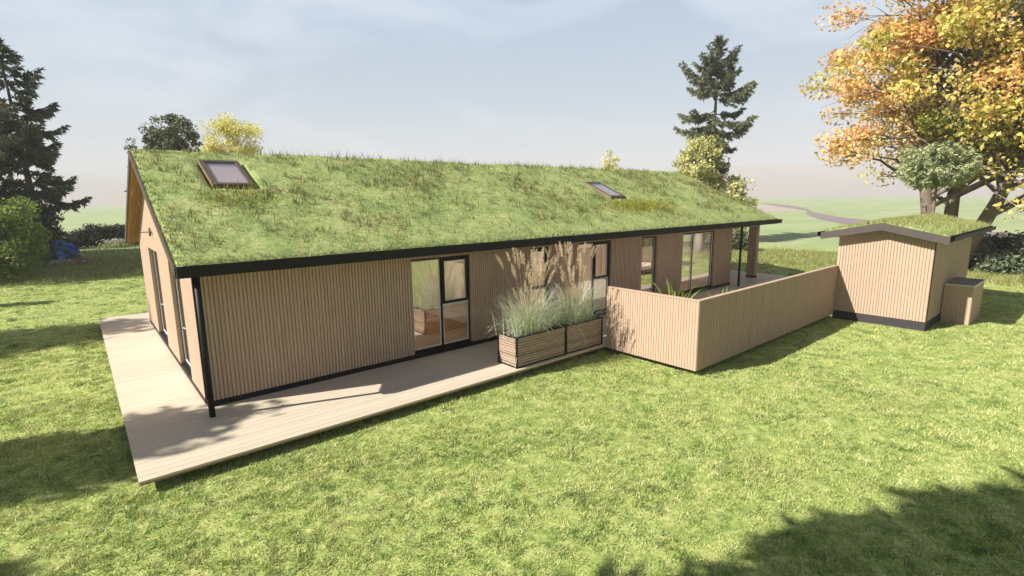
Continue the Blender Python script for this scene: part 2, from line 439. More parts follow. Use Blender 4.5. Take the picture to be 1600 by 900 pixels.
def lawn():
    out = []
    for (r0, r1, dens) in ((3, 8, 3600), (8, 13, 2200), (13, 20, 1000), (20, 42, 260)):
        area = math.pi*(r1*r1-r0*r0)*(110/360)
        n = int(area*dens)
        r = np.sqrt(RNG.uniform(r0*r0, r1*r1, n)); a = math.radians(90-40.26)+RNG.uniform(-math.radians(55), math.radians(55), n)
        x = CAM.x+r*np.cos(a); y = CAM.y+r*np.sin(a)
        P = np.stack([x, y, np.full(n, GZ)], 1)
        # gather the blades into small tufts
        tn = max(1, n//26); tx = RNG.choice(n, tn); ti = RNG.integers(0, tn, n); tr_ = .028*(1+r0/9)
        hue_t = np.clip(RNG.normal(.5, .34, tn), 0, 1); hgt_t = RNG.uniform(.55, 1.35, tn)
        fr_ = RNG.uniform(0, 1, n) < .8
        x = np.where(fr_, x[tx][ti]+RNG.normal(0, tr_, n), x); y = np.where(fr_, y[tx][ti]+RNG.normal(0, tr_, n), y)
        hue_n = np.where(fr_, hue_t[ti], .3); hg_n = np.where(fr_, hgt_t[ti], .6); r = np.hypot(x-CAM.x, y-CAM.y)
        P = np.stack([x, y, np.full(n, GZ)], 1)
        k = in_view(P) & ~covered(x, y, .3) & (x < 27.5+1.2*np.sin(y*.9)) & (y < 24)
        P = P[k]; rr = r[k]; hn = hue_n[k]; hg = hg_n[k]
        m = len(P)
        cl = .75+.45*fbm(P[:, 0], P[:, 1], 2.2, 3)
        H = RNG.uniform(.018, .046, m)*cl*hg*(1+rr/30); W = RNG.uniform(.005, .011, m)*(1+rr/9)
        out.append((P, H, W, np.clip(hn+RNG.normal(0, .10, m)+.22*fbm(P[:, 0], P[:, 1], 3.1, 8), 0, 1)))
    P, H, W, C = [np.concatenate([o[i] for o in out]) for i in range(4)]
    o = blades('lawn_grass', P, H, W, M['blade'], lean=1.3, kind='stuff', rnd=C)
    tag(o, 'short mown yellow-green lawn around the deck and shed', 'grass')
lawn()

def meadow():
    n = 60000
    x = RNG.uniform(-9, 9, n); y = RNG.uniform(22.6, 48, n)
    k = RNG.uniform(0, 1, n) < np.clip((40-y)/18+.35, .25, 1)
    x, y = x[k], y[k]
    n2 = 95000
    x2 = RNG.uniform(25.5, 37.5, n2); y2 = RNG.uniform(-14, 21, n2)
    k2 = (x2 > 26.4+1.4*np.sin(y2*.7)+RNG.uniform(-.7, .7, n2)) & (x2 < 36.2+.5*np.sin(y2*.8))
    X = np.concatenate([x, x2[k2]]); Y = np.concatenate([y, y2[k2]])
    P = np.stack([X, Y, np.full(len(X), GZ)], 1)
    P = P[in_view(P, 1.08) & ~covered(X, Y)]
    m = len(P)
    H = RNG.uniform(.10, .34, m)*(.8+.5*fbm(P[:, 0], P[:, 1], 1.1, 5)); W = RNG.uniform(.018, .04, m)
    o = blades('meadow_grass', P, H, W, M['meadow'], lean=.7, kind='stuff')
    tag(o, 'taller rough yellow-green meadow grass along the far lawn margins', 'grass')
meadow()

# ------------------------------------------------------------------ cladding walls
def battened(u0, u1, z0, ztop, openings, mapf, thick=.2, pitch=.066, bw=.044, proud=.022, back=None, bat=None, both=False):
    """fills MB back with the slab and MB bat with vertical battens. mapf(u, n, z) -> world; n>0 outward"""
    cuts = sorted(set([u0, u1] + [o[0] for o in openings] + [o[1] for o in openings]))
    def slab(B, a, b, zl, zhf, n0, n1):
        B.hexa([mapf(a, n1, zl), mapf(b, n1, zl), mapf(b, n0, zl), mapf(a, n0, zl), mapf(a, n1, zhf(a)), mapf(b, n1, zhf(b)), mapf(b, n0, zhf(b)), mapf(a, n0, zhf(a))])
    def pieces(a, b):
        mid = (a+b)/2; op = [o for o in openings if o[0] < mid < o[1]]
        if not op: return [(z0, ztop)]
        o = op[0]; r = []
        if o[2] > z0+.01: r.append((z0, lambda u, h=o[2]: h))
        if ztop(mid) > o[3]+.02: r.append((o[3], ztop))
        return r
    for a, b in zip(cuts[:-1], cuts[1:]):
        for zl, zh in pieces(a, b): slab(back, a, b, zl, zh, -thick, 0)
    u = u0
    while u < u1-.01:
        a, b = u+(pitch-bw)/2, min(u+(pitch+bw)/2, u1)
        segs = [(a, b)]
        for c in cuts[1:-1]:
            ns = []
            for s, e in segs:
                if s < c < e: ns += [(s, c), (c, e)]
                else: ns.append((s, e))
            segs = ns
        for s, e in segs:
            if e-s < .006: continue
            for zl, zh in pieces(s, e):
                slab(bat, s, e, zl+.002, lambda q, z=zh: z(q)-.004, 0, proud)
                if both: slab(bat, s, e, zl+.002, lambda q, z=zh: z(q)-.004, -thick-proud, -thick)
        u += pitch

def win_frame_boxes(B, mapf, a, b, z0, z1, t, n0, n1):
    def bx(p, q, r, s):
        B.hexa([mapf(p, n1, r), mapf(q, n1, r), mapf(q, n0, r), mapf(p, n0, r), mapf(p, n1, s), mapf(q, n1, s), mapf(q, n0, s), mapf(p, n0, s)])
    bx(a, a+t, z0, z1); bx(b-t, b, z0, z1); bx(a+t, b-t, z0, z0+t); bx(a+t, b-t, z1-t, z1)

def make_window(house, mapf, a, b, z0, z1, panes, depth=.05, t=.045, handle=None):
    """panes: list of (a, b, z0, z1, casement). window > window_frame is the outer frame; each pane a sub-part"""
    B = MB(); win_frame_boxes(B, mapf, a+.004, b-.004, z0+.004, z1-.004, t, -depth-.08, -depth)
    fr = B.build('window', M['black'], house)
    D = MB()
    for (p, q, r, s, cas) in panes:
        tt = .06 if cas else .012
        if cas:
            S = MB(); win_frame_boxes(S, mapf, p, q, r, s, tt, -depth-.05, -depth+.012); S.build('sash', M['black'], fr)
            p, q, r, s = p+tt, q-tt, r+tt, s-tt
        win_frame_boxes(D, mapf, p, q, r, s, .016, -depth-.035, -depth-.012)
        G = MB(); n = -depth-.028
        G.hexa([mapf(p+.015, n+.004, r+.015), mapf(q-.015, n+.004, r+.015), mapf(q-.015, n-.004, r+.015), mapf(p+.015, n-.004, r+.015),
                mapf(p+.015, n+.004, s-.015), mapf(q-.015, n+.004, s-.015), mapf(q-.015, n-.004, s-.015), mapf(p+.015, n-.004, s-.015)])
        G.build('pane', M['glass'], fr)
    D.build('glazing_bead', M['bead'], fr)
    if handle:
        Hh = MB(); hu, hzz = handle
        Hh.tube([mapf(hu, -depth+.01, hzz-.0), mapf(hu, -depth+.07, hzz)], [.012, .012]); Hh.tube([mapf(hu, -depth+.07, hzz), mapf(hu+.12, -depth+.07, hzz)], [.012, .012])
        Hh.build('handle', M['zinc'], fr)
    return fr

# ------------------------------------------------------------------ the house
LW, DW = 18.73, 8.91                      # length, depth of the walls
XR0, XR1 = -.28, 21.95                    # roof ends
YE0, YE1 = -.43, 9.34                     # eaves
YM = DW/2; ZR = 4.74; ZE = 2.55           # ridge and eave tops (roof deck)
SL = (ZR-ZE)/(YM-YE0)
def ztop(y): return ZR - SL*abs(y-YM)
house = empty('house', (LW/2, DW/2, 0), 'long low beige timber-clad house with grass roof and black gutter', 'house')
mf = lambda u, n, z: (u, -n, z)           # front wall faces -y
mg = lambda u, n, z: (-n, u, z)           # gable wall faces -x
mr_ = lambda u, n, z: (u, DW+n, z)        # rear wall faces +y
me_ = lambda u, n, z: (LW+n, u, z)        # end wall faces +x
front_op = [(4.13, 5.75, .1, 2.27), (7.70, 8.42, .1, 2.27), (9.62, 11.09, .1, 2.29), (12.66, 13.52, .1, 2.29), (15.13, 17.36, .1, 2.28)]
B1, B2 = MB(), MB()
battened(0, LW, .1, lambda u: 2.50, front_op, mf, back=B1, bat=B2)
B1.v += B2.v and []
def merge(A, B):
    n = len(A.v); A.v += B.v; A.f += [tuple(i+n for i in f) for f in B.f]; A.sm += [0]*0; return A
merge(B1, B2).build('wall', M['clad_shade'], house, label='ribbed front wall in shade facing the lawn')
gable_op = [(1.50, 2.92, .1, 2.36), (4.72, 6.52, .1, 2.42)]
B1, B2 = MB(), MB()
gt = lambda u: ztop(u)-.153
battened(.202, YM, .1, gt, [gable_op[0]], mg, back=B1, bat=B2, proud=.010, bw=.058)
battened(YM, DW-.202, .1, gt, [gable_op[1]], mg, back=B1, bat=B2, proud=.010, bw=.058)
B1.hexa([mg(0.001, 0, .1), mg(.202, 0, .1), mg(.202, -.001, .1), mg(.001, -.001, .1), mg(.001, 0, 2.50), mg(.202, 0, gt(.202)), mg(.202, -.001, gt(.202)), mg(.001, -.001, 2.50)])
merge(B1, B2).build('wall', M['clad'], house, label='sunlit beige gable wall beside the deck')
rear_op = [(1.0, 4.4, .1, 2.2), (6, 9, .1, 2.2), (11.5, 17.8, .1, 2.2)]  # unseen rear openings, added large to let sky light into the rooms
B1, B2 = MB(), MB()
battened(0, LW, .1, lambda u: 2.50, rear_op, mr_, back=B1, bat=B2)
merge(B1, B2).build('wall', M['clad'], house)
B1, B2 = MB(), MB()
battened(.202, YM, .1, gt, [(2.4, 4.2, .1, 2.3)], me_, back=B1, bat=B2); battened(YM, DW-.202, .1, gt, [], me_, back=B1, bat=B2)
merge(B1, B2).build('wall', M['clad'], house)
# plinth
P = MB()
P.box(0, -.03, 0, LW, .2, .098); P.box(-.012, .2, 0, .18, DW-.2, .098); P.box(0, DW-.2, 0, LW, DW+.02, .098); P.box(LW-.18, .2, 0, LW+.02, DW-.2, .098)
P.build('plinth', M['black'], house)
def sp(a, b, z0, z1, m): return [(a, m, z0, z1, False), (m, b, z0, z1, False)]
zt, zb = 2.22, .17; zm = 1.14
def double(a, b, m, z1):
    return [(a+.05, m-.02, zb, z1, False), (m+.045, b-.05, zm+.012, z1, True), (m+.045, b-.05, zb, zm-.012, False)]
mw = make_window
w1 = mw(house, mf, *front_op[0], double(4.13, 5.75, 4.93, 2.22))
MB().box(4.93, .062, .15, 4.975, .13, 2.25).build('mullion', M['black'], w1)
MB().box(4.975, .048, zm-.008, 5.71, .056, zm+.008).build('weather_bar', M['bead'], w1)
w2 = mw(house, mf, *front_op[1], [(7.75, 8.37, zm+.012, 2.22, True), (7.75, 8.37, zb, zm-.012, False)])
MB().box(7.75, .048, zm-.008, 8.37, .056, zm+.008).build('weather_bar', M['bead'], w2)
w3 = mw(house, mf, *front_op[2], double(9.62, 11.09, 10.32, 2.24))
MB().box(10.32, .062, .15, 10.365, .13, 2.25).build('mullion', M['black'], w3)
MB().box(10.365, .048, zm-.008, 11.04, .056, zm+.008).build('weather_bar', M['bead'], w3)
w4 = mw(house, mf, *front_op[3], [(12.71, 13.47, zb, 2.24, False)], t=.055)
w5 = mw(house, mf, *front_op[4], [(15.18, 15.85, zb, 2.23, False), (15.91, 17.31, zb, 2.23, False)])
MB().box(15.852, .062, .15, 15.908, .13, 2.25).build('mullion', M['black'], w5)
mw(house, mg, *gable_op[0], [(1.56, 2.86, .17, 2.30, False)], depth=.07, handle=(1.75, 1.1))
mw(house, mg, *gable_op[1], [(4.78, 6.46, .17, 2.36, False)], depth=.07, handle=(5.0, 1.1))
for o in rear_op:
    n = max(2, round((o[1]-o[0])/1.5)); st = (o[1]-o[0]-.1)/n
    mw(house, mr_, *o, [(o[0]+.05+i*st+.01, o[0]+.05+(i+1)*st-.01, .16, 2.15, False) for i in range(n)])
mw(house, me_, 2.4, 4.2, .1, 2.3, [(2.45, 4.15, .16, 2.25, False)])
# roof deck (soffit wood below)
TH = .15
S = MB()
for ya, yb in ((YE0, YM), (YM, YE1)):
    S.hexa([(XR0, ya, ztop(ya)-TH), (XR1, ya, ztop(ya)-TH), (XR1, yb, ztop(yb)-TH), (XR0, yb, ztop(yb)-TH),
            (XR0, ya, ztop(ya)-.08), (XR1, ya, ztop(ya)-.08), (XR1, yb, ztop(yb)-.08), (XR0, yb, ztop(yb)-.08)])
S.f = [f for f in S.f]
roof = S.build('roof', M['soffit'], house, label='orange-brown boarded roof deck with its soffit showing at the gable')
for xs_ in (np.arange(XR0+.012, -.035, .047), np.arange(LW+.04, XR1-.02, .047)):
    for ya, yb in ((YE0+.02, YM-.02), (YM+.02, YE1-.01)):
        SS = MB()
        for x in xs_:
            a_, b_ = x, x+.036
            SS.hexa([(a_, ya, ztop(ya)-TH-.018), (b_, ya, ztop(ya)-TH-.018), (b_, yb, ztop(yb)-TH-.018), (a_, yb, ztop(yb)-TH-.018), (a_, ya, ztop(ya)-TH-.001), (b_, ya, ztop(ya)-TH-.001), (b_, yb, ztop(yb)-TH-.001), (a_, yb, ztop(yb)-TH-.001)])
        SS.build('soffit_slats', M['soffit'], roof)
# front soffit + fascia + gutter
MB().box(XR0+.02, YE0+.01, 2.375, XR1-.02, YE0+.035, 2.40).build('fascia_board', M['black'], roof)
g_ = MB()
g_.box(XR0, YE0-.13, 2.40, XR1+.02, YE0-.112, 2.548)
g_.box(XR0, YE0-.112, 2.40, XR1+.02, YE0-.002, 2.415)
g_.box(XR0, YE0-.018, 2.415, XR1+.02, YE0-.002, 2.57)
g_.box(XR0-.012, YE0-.13, 2.40, XR0-.001, YE0-.002, 2.548); g_.box(XR1+.021, YE0-.13, 2.40, XR1+.033, YE0-.002, 2.548)
g_.box(XR0, YE0-.145, 2.535, XR1+.05, YE0-.131, 2.556)
g_.box(XR1+.034, YE0-.10, 2.50, XR1+.17, YE0-.03, 2.56)
g_.build('gutter', M['black'], house)
g2 = MB(); g2.box(XR0, YE1+.01, 2.40, XR1, YE1+.13, 2.55); g2.build('gutter', M['black'], house)
# verge boards both ends
def verge(x0, x1, name, mat, lo=.33, hi=-.015):
    V = MB()
    for ya, yb in ((YE0-.0, YM), (YM, YE1)):
        V.hexa([(x0, ya, ztop(ya)-lo), (x1, ya, ztop(ya)-lo), (x1, yb, ztop(yb)-lo), (x0, yb, ztop(yb)-lo),
                (x0, ya, ztop(ya)-hi), (x1, ya, ztop(ya)-hi), (x1, yb, ztop(yb)-hi), (x0, yb, ztop(yb)-hi)])
    return V.build(name, mat, roof)
verge(XR0-.03, XR0-.002, 'verge_board', M['trim'], .17, .0)
verge(XR1+.002, XR1+.03, 'verge_board', M['trim'], .17, .0)
# grass cover
SKY = [(.93, 1.75, 2.55, 3.88), (13.25, 14.1, 1.78, 3.02)]
def turf_sheet(name, x0, x1, ya, ym, yb, zf, parent, step=.12, amp=.03, seed=2, mat=None, edge=.04, holes=()):
    nx = int((x1-x0)/step)+1; ys = list(np.linspace(ya, ym, int((ym-ya)/step)+1)) + list(np.linspace(ym, yb, int((yb-ym)/step)+1))[1:]
    xs = np.linspace(x0, x1, nx); ys = np.array(ys); X, Y = np.meshgrid(xs, ys, indexing='ij')
    Z = zf(Y)
    bump = amp*(.6+fbm(X, Y, 1.2, seed)+.6*fbm(X, Y, 4.5, seed+1)+.35*fbm(X, Y, 12, seed+2))
    for a, b, c_, d_ in holes: Z = np.where((X > a-.05) & (X < b+.05) & (Y > c_-.05) & (Y < d_+.05), Z-.16, Z)
    d = np.minimum(np.minimum(X-x0, x1-X), np.minimum(Y-ya, yb-Y)); e = np.clip(d/.25, 0, 1)
    Z = Z + np.clip(bump, -.01, 1)*e + edge*e*(2-e) - .02
    ny = len(ys)
    V = np.stack([X, Y, Z], -1).reshape(-1, 3)
    Vb = V.copy(); Vb[:, 2] = (zf(Y)-.14).ravel()
    F = []
    for i in range(nx-1):
        for j in range(ny-1):
            a = i*ny+j; F.append((a, a+ny, a+ny+1, a+1))
    o = len(V)
    def skirt(ids):
        for a, b in zip(ids[:-1], ids[1:]): F.append((a, b, b+o, a+o))
    skirt([j for j in range(ny)]); skirt([(nx-1)*ny+j for j in range(ny)][::-1]); skirt([i*ny for i in range(nx)][::-1]); skirt([i*ny+ny-1 for i in range(nx)])
    ob = mesh_from_arrays(name, np.concatenate([V, Vb]), F, mat or M['turf'], parent, smooth=True)
    return lambda x, y: float('nan')
turf_sheet('turf_cover', XR0, XR1, YE0, YM, YE1, lambda y: ZR-SL*np.abs(y-YM), roof, holes=SKY)
def roof_grass():
    n = 75000
    x = RNG.uniform(XR0, XR1, n); y = RNG.uniform(YE0, YM+.5, n)
    m = 1.0/(1+((x-3)/14)**2)
    k = RNG.uniform(0, 1, n) < .35+.65*m
    for a, b, c, d in SKY: k &= ~((x > a-.12) & (x < b+.12) & (y > c-.12) & (y < d+.12))
    x, y = x[k], y[k]; n = len(x)
    z = ZR-SL*np.abs(y-YM)
    P = np.stack([x, y, z], 1)
    dist = np.hypot(x-CAM.x, y-CAM.y)
    blades('short_turf', P, RNG.uniform(.05, .10, n), RNG.uniform(.008, .016, n)*(1+dist/18), M['roofblade'], roof, lean=1.0, kind='stuff')
    # tufts of taller weeds
    nt_ = 9500
    tx = RNG.uniform(XR0+.1, XR1-.1, nt_); ty = RNG.uniform(YE0+.15, YM+.45, nt_)
    dens = .30 + .12/(1+(tx/9)**2) + .6*fbm(tx, ty, .9, 21) + .35*fbm(tx, ty, 2.6, 22)
    dens *= np.clip((ty-YE0)/1.1, .12, 1)
    k = RNG.uniform(0, 1, nt_) < dens
    for a, b, c, d in SKY: k &= ~((tx > a-.15) & (tx < b+.15) & (ty > c-.15) & (ty < d+.25))
    tx, ty = tx[k], ty[k]
    kk = 6; X = np.repeat(tx, kk)+RNG.normal(0, .035, len(tx)*kk); Y = np.repeat(ty, kk)+RNG.normal(0, .035, len(tx)*kk)
    big = np.repeat(RNG.uniform(.45, 1.15, len(tx)), kk); hue = np.repeat(RNG.uniform(0, 1, len(tx)), kk)
    n = len(X); Z = ZR-SL*np.abs(Y-YM)
    dist = np.hypot(X-CAM.x, Y-CAM.y)
    blades('tall_weeds', np.stack([X, Y, Z], 1), RNG.uniform(.10, .27, n)*big, RNG.uniform(.007, .013, n)*(1+dist/22), M['weed'], roof, lean=.8, kind='stuff', rnd=np.clip(hue+RNG.normal(0, .15, n), 0, 1))
    n = 700
    x = RNG.uniform(.8, 17, n); x = x[RNG.uniform(0, 1, n) < .35+.65*np.clip(fbm(x, x*0, 1.3, 4)+.3, 0, 1)]; n = len(x); y = YM+RNG.normal(0, .12, n)
    blades('ridge_stalks', np.stack([x, y, ZR-SL*np.abs(y-YM)], 1), RNG.uniform(.14, .36, n), RNG.uniform(.010, .018, n), M['weed'], roof, lean=.55, kind='stuff')
    n = 2600
    x = RNG.normal(14.1, .9, n); y = RNG.normal(1.05, .22, n)
    x = np.concatenate([x, RNG.normal(1.2, .5, 300)]); y = np.concatenate([y, RNG.normal(2.0, .3, 300)]); n = len(x)
    k = ~((x > 13.1) & (x < 14.2) & (y > 1.65)); x, y = x[k], y[k]; n = len(x)
    blades('stonecrop_patch', np.stack([x, y, ZR-SL*np.abs(y-YM)], 1), RNG.uniform(.08, .17, n), RNG.uniform(.02, .04, n), M['yellowweed'], roof, lean=1.0, kind='stuff')
roof_grass()
# skylights
def skylight(x0, x1, y0, y1):
    zf = lambda y: ztop(y)
    K = MB(); t = .085
    lo, hi = -.02, .07
    def bar(a, b, c, d, l=lo, h_=hi):
        K.hexa([(a, c, zf(c)+l), (b, c, zf(c)+l), (b, d, zf(d)+l), (a, d, zf(d)+l), (a, c, zf(c)+h_), (b, c, zf(c)+h_), (b, d, zf(d)+h_), (a, d, zf(d)+h_)])
    bar(x0, x0+t, y0, y1); bar(x1-t, x1, y0, y1); bar(x0+t, x1-t, y0, y0+t*1.1); bar(x0+t, x1-t, y1-t*1.1, y1)
    fr = K.build('skylight', M['trim'], roof)
    K = MB(); bar(x0+t, x1-t, y0+t*1.1, y1-t*1.1, .048, .056); K.build('pane', M['glass_sky'], fr)
    K = MB(); bar(x0+t, x1-t, y0+t*1.1, y1-t*1.1-.16, .01, .02); K.build('sky_reflection', M['sky_reflection'], fr)  # sheet coloured like the sky reflected in the pane
    K = MB(); bar(x0+t, x1-t, y1-t*1.1-.158, y1-t*1.1, .0, .012); K.build('reflection_top', M['greyleaf'] if False else M['zinc'], fr)  # added strip for the differently toned top of the reflection
    K = MB(); s = .016
    bar(x0-s, x0-.002, y0-s, y1+s, .0, .05); K.build('flashing', M['deck_edge'], fr)
    K = MB(); bar(x1+.002, x1+s, y0-s, y1+s, .0, .05); K.build('flashing', M['deck_edge'], fr)
for s_ in SKY: skylight(*s_)
# posts
def downpipe(x, y, r, top, name='downpipe'):
    D = MB(); D.tube([(x, y, 0), (x, y, top)], [r, r], 14); o = D.build(name, M['black'], house)
    C = MB(); C.tube([(x, y, .338), (x, y, .362)], [r*1.1, r*1.1], 14)
    C.build('pipe_clip', M['black'], o)
downpipe(-.03, -.50, .047, 2.40)
downpipe(18.66, -.42, .045, 2.42)
c_ = MB(); cb, cc = MB(), MB()
mcol = lambda u, n, z: (21.2-n, u, z)
for (mapf, a, b) in ((mcol, .14, .48), (lambda u, n, z: (u, .14-n, z), 21.2, 21.46)):
    battened(a, b, .1, lambda u: 2.36, [], mapf, back=cb, bat=cc, thick=.12, proud=.015)
cb.box(21.2+.12, .14+.12, .1, 21.46, .48, 2.36)
col_ = merge(cb, cc).build('porch_column', M['clad'], house)
MB().box(21.19, .13, 0, 21.47, .49, .098).build('column_base', M['plinth'], col_)
MB().box(LW+.03, .15, 2.26, 21.19, .36, 2.40).build('porch_beam', M['clad'], house)
# wall bracket high on the gable
b_ = MB(); b_.tube([(-.012, 5.2, 2.88), (-.24, 5.2, 2.88)], [.012, .012], 6); b_.tube([(-.05, 5.05, 2.88), (-.05, 5.35, 2.88)], [.02, .02], 6); b_.tube([(-.05, 5.2, 2.78), (-.05, 5.2, 2.98)], [.022, .022], 6)
b_.build('wall_bracket', M['trim'], house)
# inside
MB().box(.21, .21, .02, LW-.21, DW-.21, .06).build('floor', M['floor'], house)
MB().box(.2, .2, 2.42, LW-.2, DW-.2, 2.46).build('ceiling', M['white'], house)
for a, b in ((.21, 4.12), (5.76, 7.69), (8.43, 9.61), (11.1, 12.65), (13.53, 15.12), (17.37, LW-.21)): MB().box(a, .203, .06, b, .215, 2.415).build('interior_wall', M['white'], house)
for b_ in ((6.8, .22, .06, 6.9, 5.4, 2.415), (11.3, .22, .06, 11.4, 6.0, 2.415), (6.902, 5.3, .06, 9.0, 5.4, 2.415), (LW-.215, .22, .06, LW-.203, 2.35, 2.415), (LW-.215, 4.25, .06, LW-.203, DW-.22, 2.415)):
    MB().box(*b_).build('interior_wall', M['white'], house)


em, ent, ep = newmat('lit_lamp_glass'); ep.inputs['Emission Color'].default_value = (1, .80, .56, 1); ep.inputs['Emission Strength'].default_value = 85
ep.inputs['Base Color'].default_value = (.9, .85, .8, 1)
for x, y, lb in ((4.2, 3.0, 'added round ceiling lamp brightening the room behind the window nearest the gable'), (9.6, 3.2, 'added round ceiling lamp brightening the room behind the planters'), (13.6, 3.6, 'lit round ceiling lamp above the kitchen counter'), (16.6, 2.7, 'lit round ceiling lamp above the white dining table')):  # the first two lamps are added to brighten rooms without a visible source
    e = empty('ceiling_lamp', (x, y, 2.42), lb, 'lamp', 'round ceiling lamps inside the house')
    K = MB(); K.tube([(x, y, 2.36), (x, y, 2.372), (x, y, 2.385)], [.15, .17, .17], 20); K.build('diffuser', em, e)
    K = MB(); K.tube([(x, y, 2.386), (x, y, 2.42)], [.19, .19], 20); K.build('lamp_base', M['white'], e)
# furniture seen through the glass
def chair(x, y, rz, lab):
    e = empty('dining_chair', (0, 0, 0), lab, 'chair', 'dining chairs inside the house')
    MB().box(-.22, -.22, .43, .22, .22, .47).build('seat', M['dark_wood'], e)
    MB().box(-.22, .19, .62, .22, .22, .92).build('backrest', M['dark_wood'], e)
    for sx in (-.2, .2):
        for sy, h_ in ((-.2, .43), (.2, .92)): MB().tube([(sx, sy, 0), (sx, sy, h_)], [.016, .016], 6).build('leg', M['dark_wood'], e)
    e.location = (x, y, .06); e.rotation_euler = (0, 0, rz)
chair(16.1, 1.75, math.pi, 'dark dining chair on the near side of the white table, behind the widest window')
chair(16.3, 3.55, 0, 'dark dining chair on the far side of the white table inside the house')
t_ = empty('dining_table', (16.3, 2.65, .06), 'white dining table inside the house behind the widest window', 'table')
MB().box(15.4, 2.2, .76, 17.2, 3.1, .80).build('tabletop', M['table'], t_)
for sx in (15.48, 17.12):
    for sy in (2.28, 3.02): MB().tube([(sx, sy, .06), (sx, sy, .76)], [.028, .028], 8).build('leg', M['table'], t_)
k_ = empty('kitchen_counter', (13.4, 2.4, .06), 'white kitchen counter with pale top seen through the narrow window', 'counter')
MB().box(12.9, 2.0, .06, 15.0, 2.65, .92).build('cabinet', M['white'], k_); MB().box(12.87, 1.97, .922, 15.03, 2.68, .96).build('worktop', M['stone'], k_)

# ------------------------------------------------------------------ deck
dk = empty('wooden_deck', (10, 0, 0), 'pale wooden deck running round the house, floating just above the lawn', 'deck')
D = MB()
y = -2.2; pitch = .145
while y < 10.44-.01:
    y1 = min(y+pitch-.004, 10.44)
    off = random.uniform(0, 3.6); x = -1.19
    nxt = -1.19+2.0+off
    while x < 22.83:
        xe = min(nxt, 22.83)
        # keep boards out of the inside of the house
        if y1 < .18 or y > DW-.18: D.box(x, y, -.03, xe-.003, y1, 0)
        else:
            if x < .17: D.box(x, y, -.03, min(xe-.003, .17), y1, 0)
            if xe > LW-.17: D.box(max(x, LW-.17), y, -.03, xe-.003, y1, 0)
        x = xe; nxt += 4.2
    y += pitch
y = -4.56
while y < -2.21:
    D.box(8.3, y, -.03, 16.24, min(y+pitch-.004, -2.206), 0); y += pitch
D.build('deck_boards', M['deck'], dk)
E_ = MB()
E_.box(-1.18, -2.19, -.062, 22.82, -2.165, -.032); E_.box(-1.18, -2.165, -.062, -1.155, 10.43, -.032); E_.box(22.795, -2.165, -.062, 22.82, 10.43, -.032); E_.box(-1.155, 10.405, -.062, 22.795, 10.43, -.032)
E_.box(8.3, -4.56, -.062, 16.24, -4.53, -.032)
E_.build('edge_trim', M['deck_edge'], dk)
J = MB()
for x in np.arange(-.8, 22.5, .9): J.box(x, -1.95, GZ+.002, x+.07, 10.2, -.033)
for x in np.arange(8.6, 16, .9): J.box(x, -4.4, GZ+.002, x+.07, -1.96, -.033)
J.build('joist', M['deck_edge'], dk)

# ------------------------------------------------------------------ fence
fe = empty('privacy_fence', (12, -4.6, 0), 'low beige slatted fence screening the patio between the planters and the shed', 'fence')
fb, ft = MB(), MB()
battened(-4.62, -2.2, -.075, lambda u: 1.43, [], lambda u, n, z: (8.24-n, u, z), thick=.07, back=fb, bat=ft, pitch=.066, bw=.046, proud=.010, both=True)
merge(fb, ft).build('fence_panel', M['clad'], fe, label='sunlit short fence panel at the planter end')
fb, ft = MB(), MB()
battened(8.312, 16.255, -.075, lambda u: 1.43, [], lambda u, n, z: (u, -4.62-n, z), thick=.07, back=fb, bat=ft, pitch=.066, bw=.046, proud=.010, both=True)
merge(fb, ft).build('fence_panel', M['clad_shade'], fe, label='long shaded fence panel running to the shed')
cp = MB(); cp.box(8.222, -4.64, 1.432, 8.33, -2.19, 1.455); cp.box(8.331, -4.64, 1.432, 16.255, -4.535, 1.455); cp.build('top_rail', M['clad'], fe)

# ------------------------------------------------------------------ planters
def planter(x0, x1, lab):
    y0, y1, zt = -2.11, -1.47, .68
    e = empty('planter_box', ((x0+x1)/2, (y0+y1)/2, 0), lab, 'planter', 'slatted wooden planters on the deck edge')
    S = MB(); z = .035; ph = .058
    while z < zt-.03:
        z1 = min(z+ph-.014, zt-.022)
        S.box(x0+.04, y0+.012, z, x1-.04, y0+.03, z1); S.box(x0+.04, y1-.03, z, x1-.04, y1-.012, z1)
        S.box(x0+.012, y0+.04, z, x0+.03, y1-.04, z1); S.box(x1-.03, y0+.04, z, x1-.012, y1-.04, z1)
        z += ph
    S.build('slats', M['planter'], e)
    L = MB(); L.box(x0+.034, y0+.034, .03, x1-.034, y1-.034, .59); L.build('liner', M['black'], e)
    Fm = MB(); t = .036
    for xx in (x0, x1-t):
        for yy in (y0, y1-t): Fm.box(xx, yy, 0, xx+t, yy+t, zt)
    for zz in (0.004, zt-.024):
        Fm.box(x0+t, y0+.002, zz, x1-t, y0+.028, zz+.022); Fm.box(x0+t, y1-.028, zz, x1-t, y1-.002, zz+.022)
        Fm.box(x0+.002, y0+t, zz, x0+.028, y1-t, zz+.022); Fm.box(x1-.028, y0+t, zz, x1-.002, y1-t, zz+.022)
    Fm.build('metal_frame', M['black'], e)
    MB().box(x0+.036, y0+.036, .592, x1-.036, y1-.036, .61).build('soil', M['soil'], e)
planter(5.39, 6.90, 'slatted wooden planter with black frame at the free end of the pair')
planter(6.905, 8.205, 'slatted wooden planter with black frame butting the fence panel')

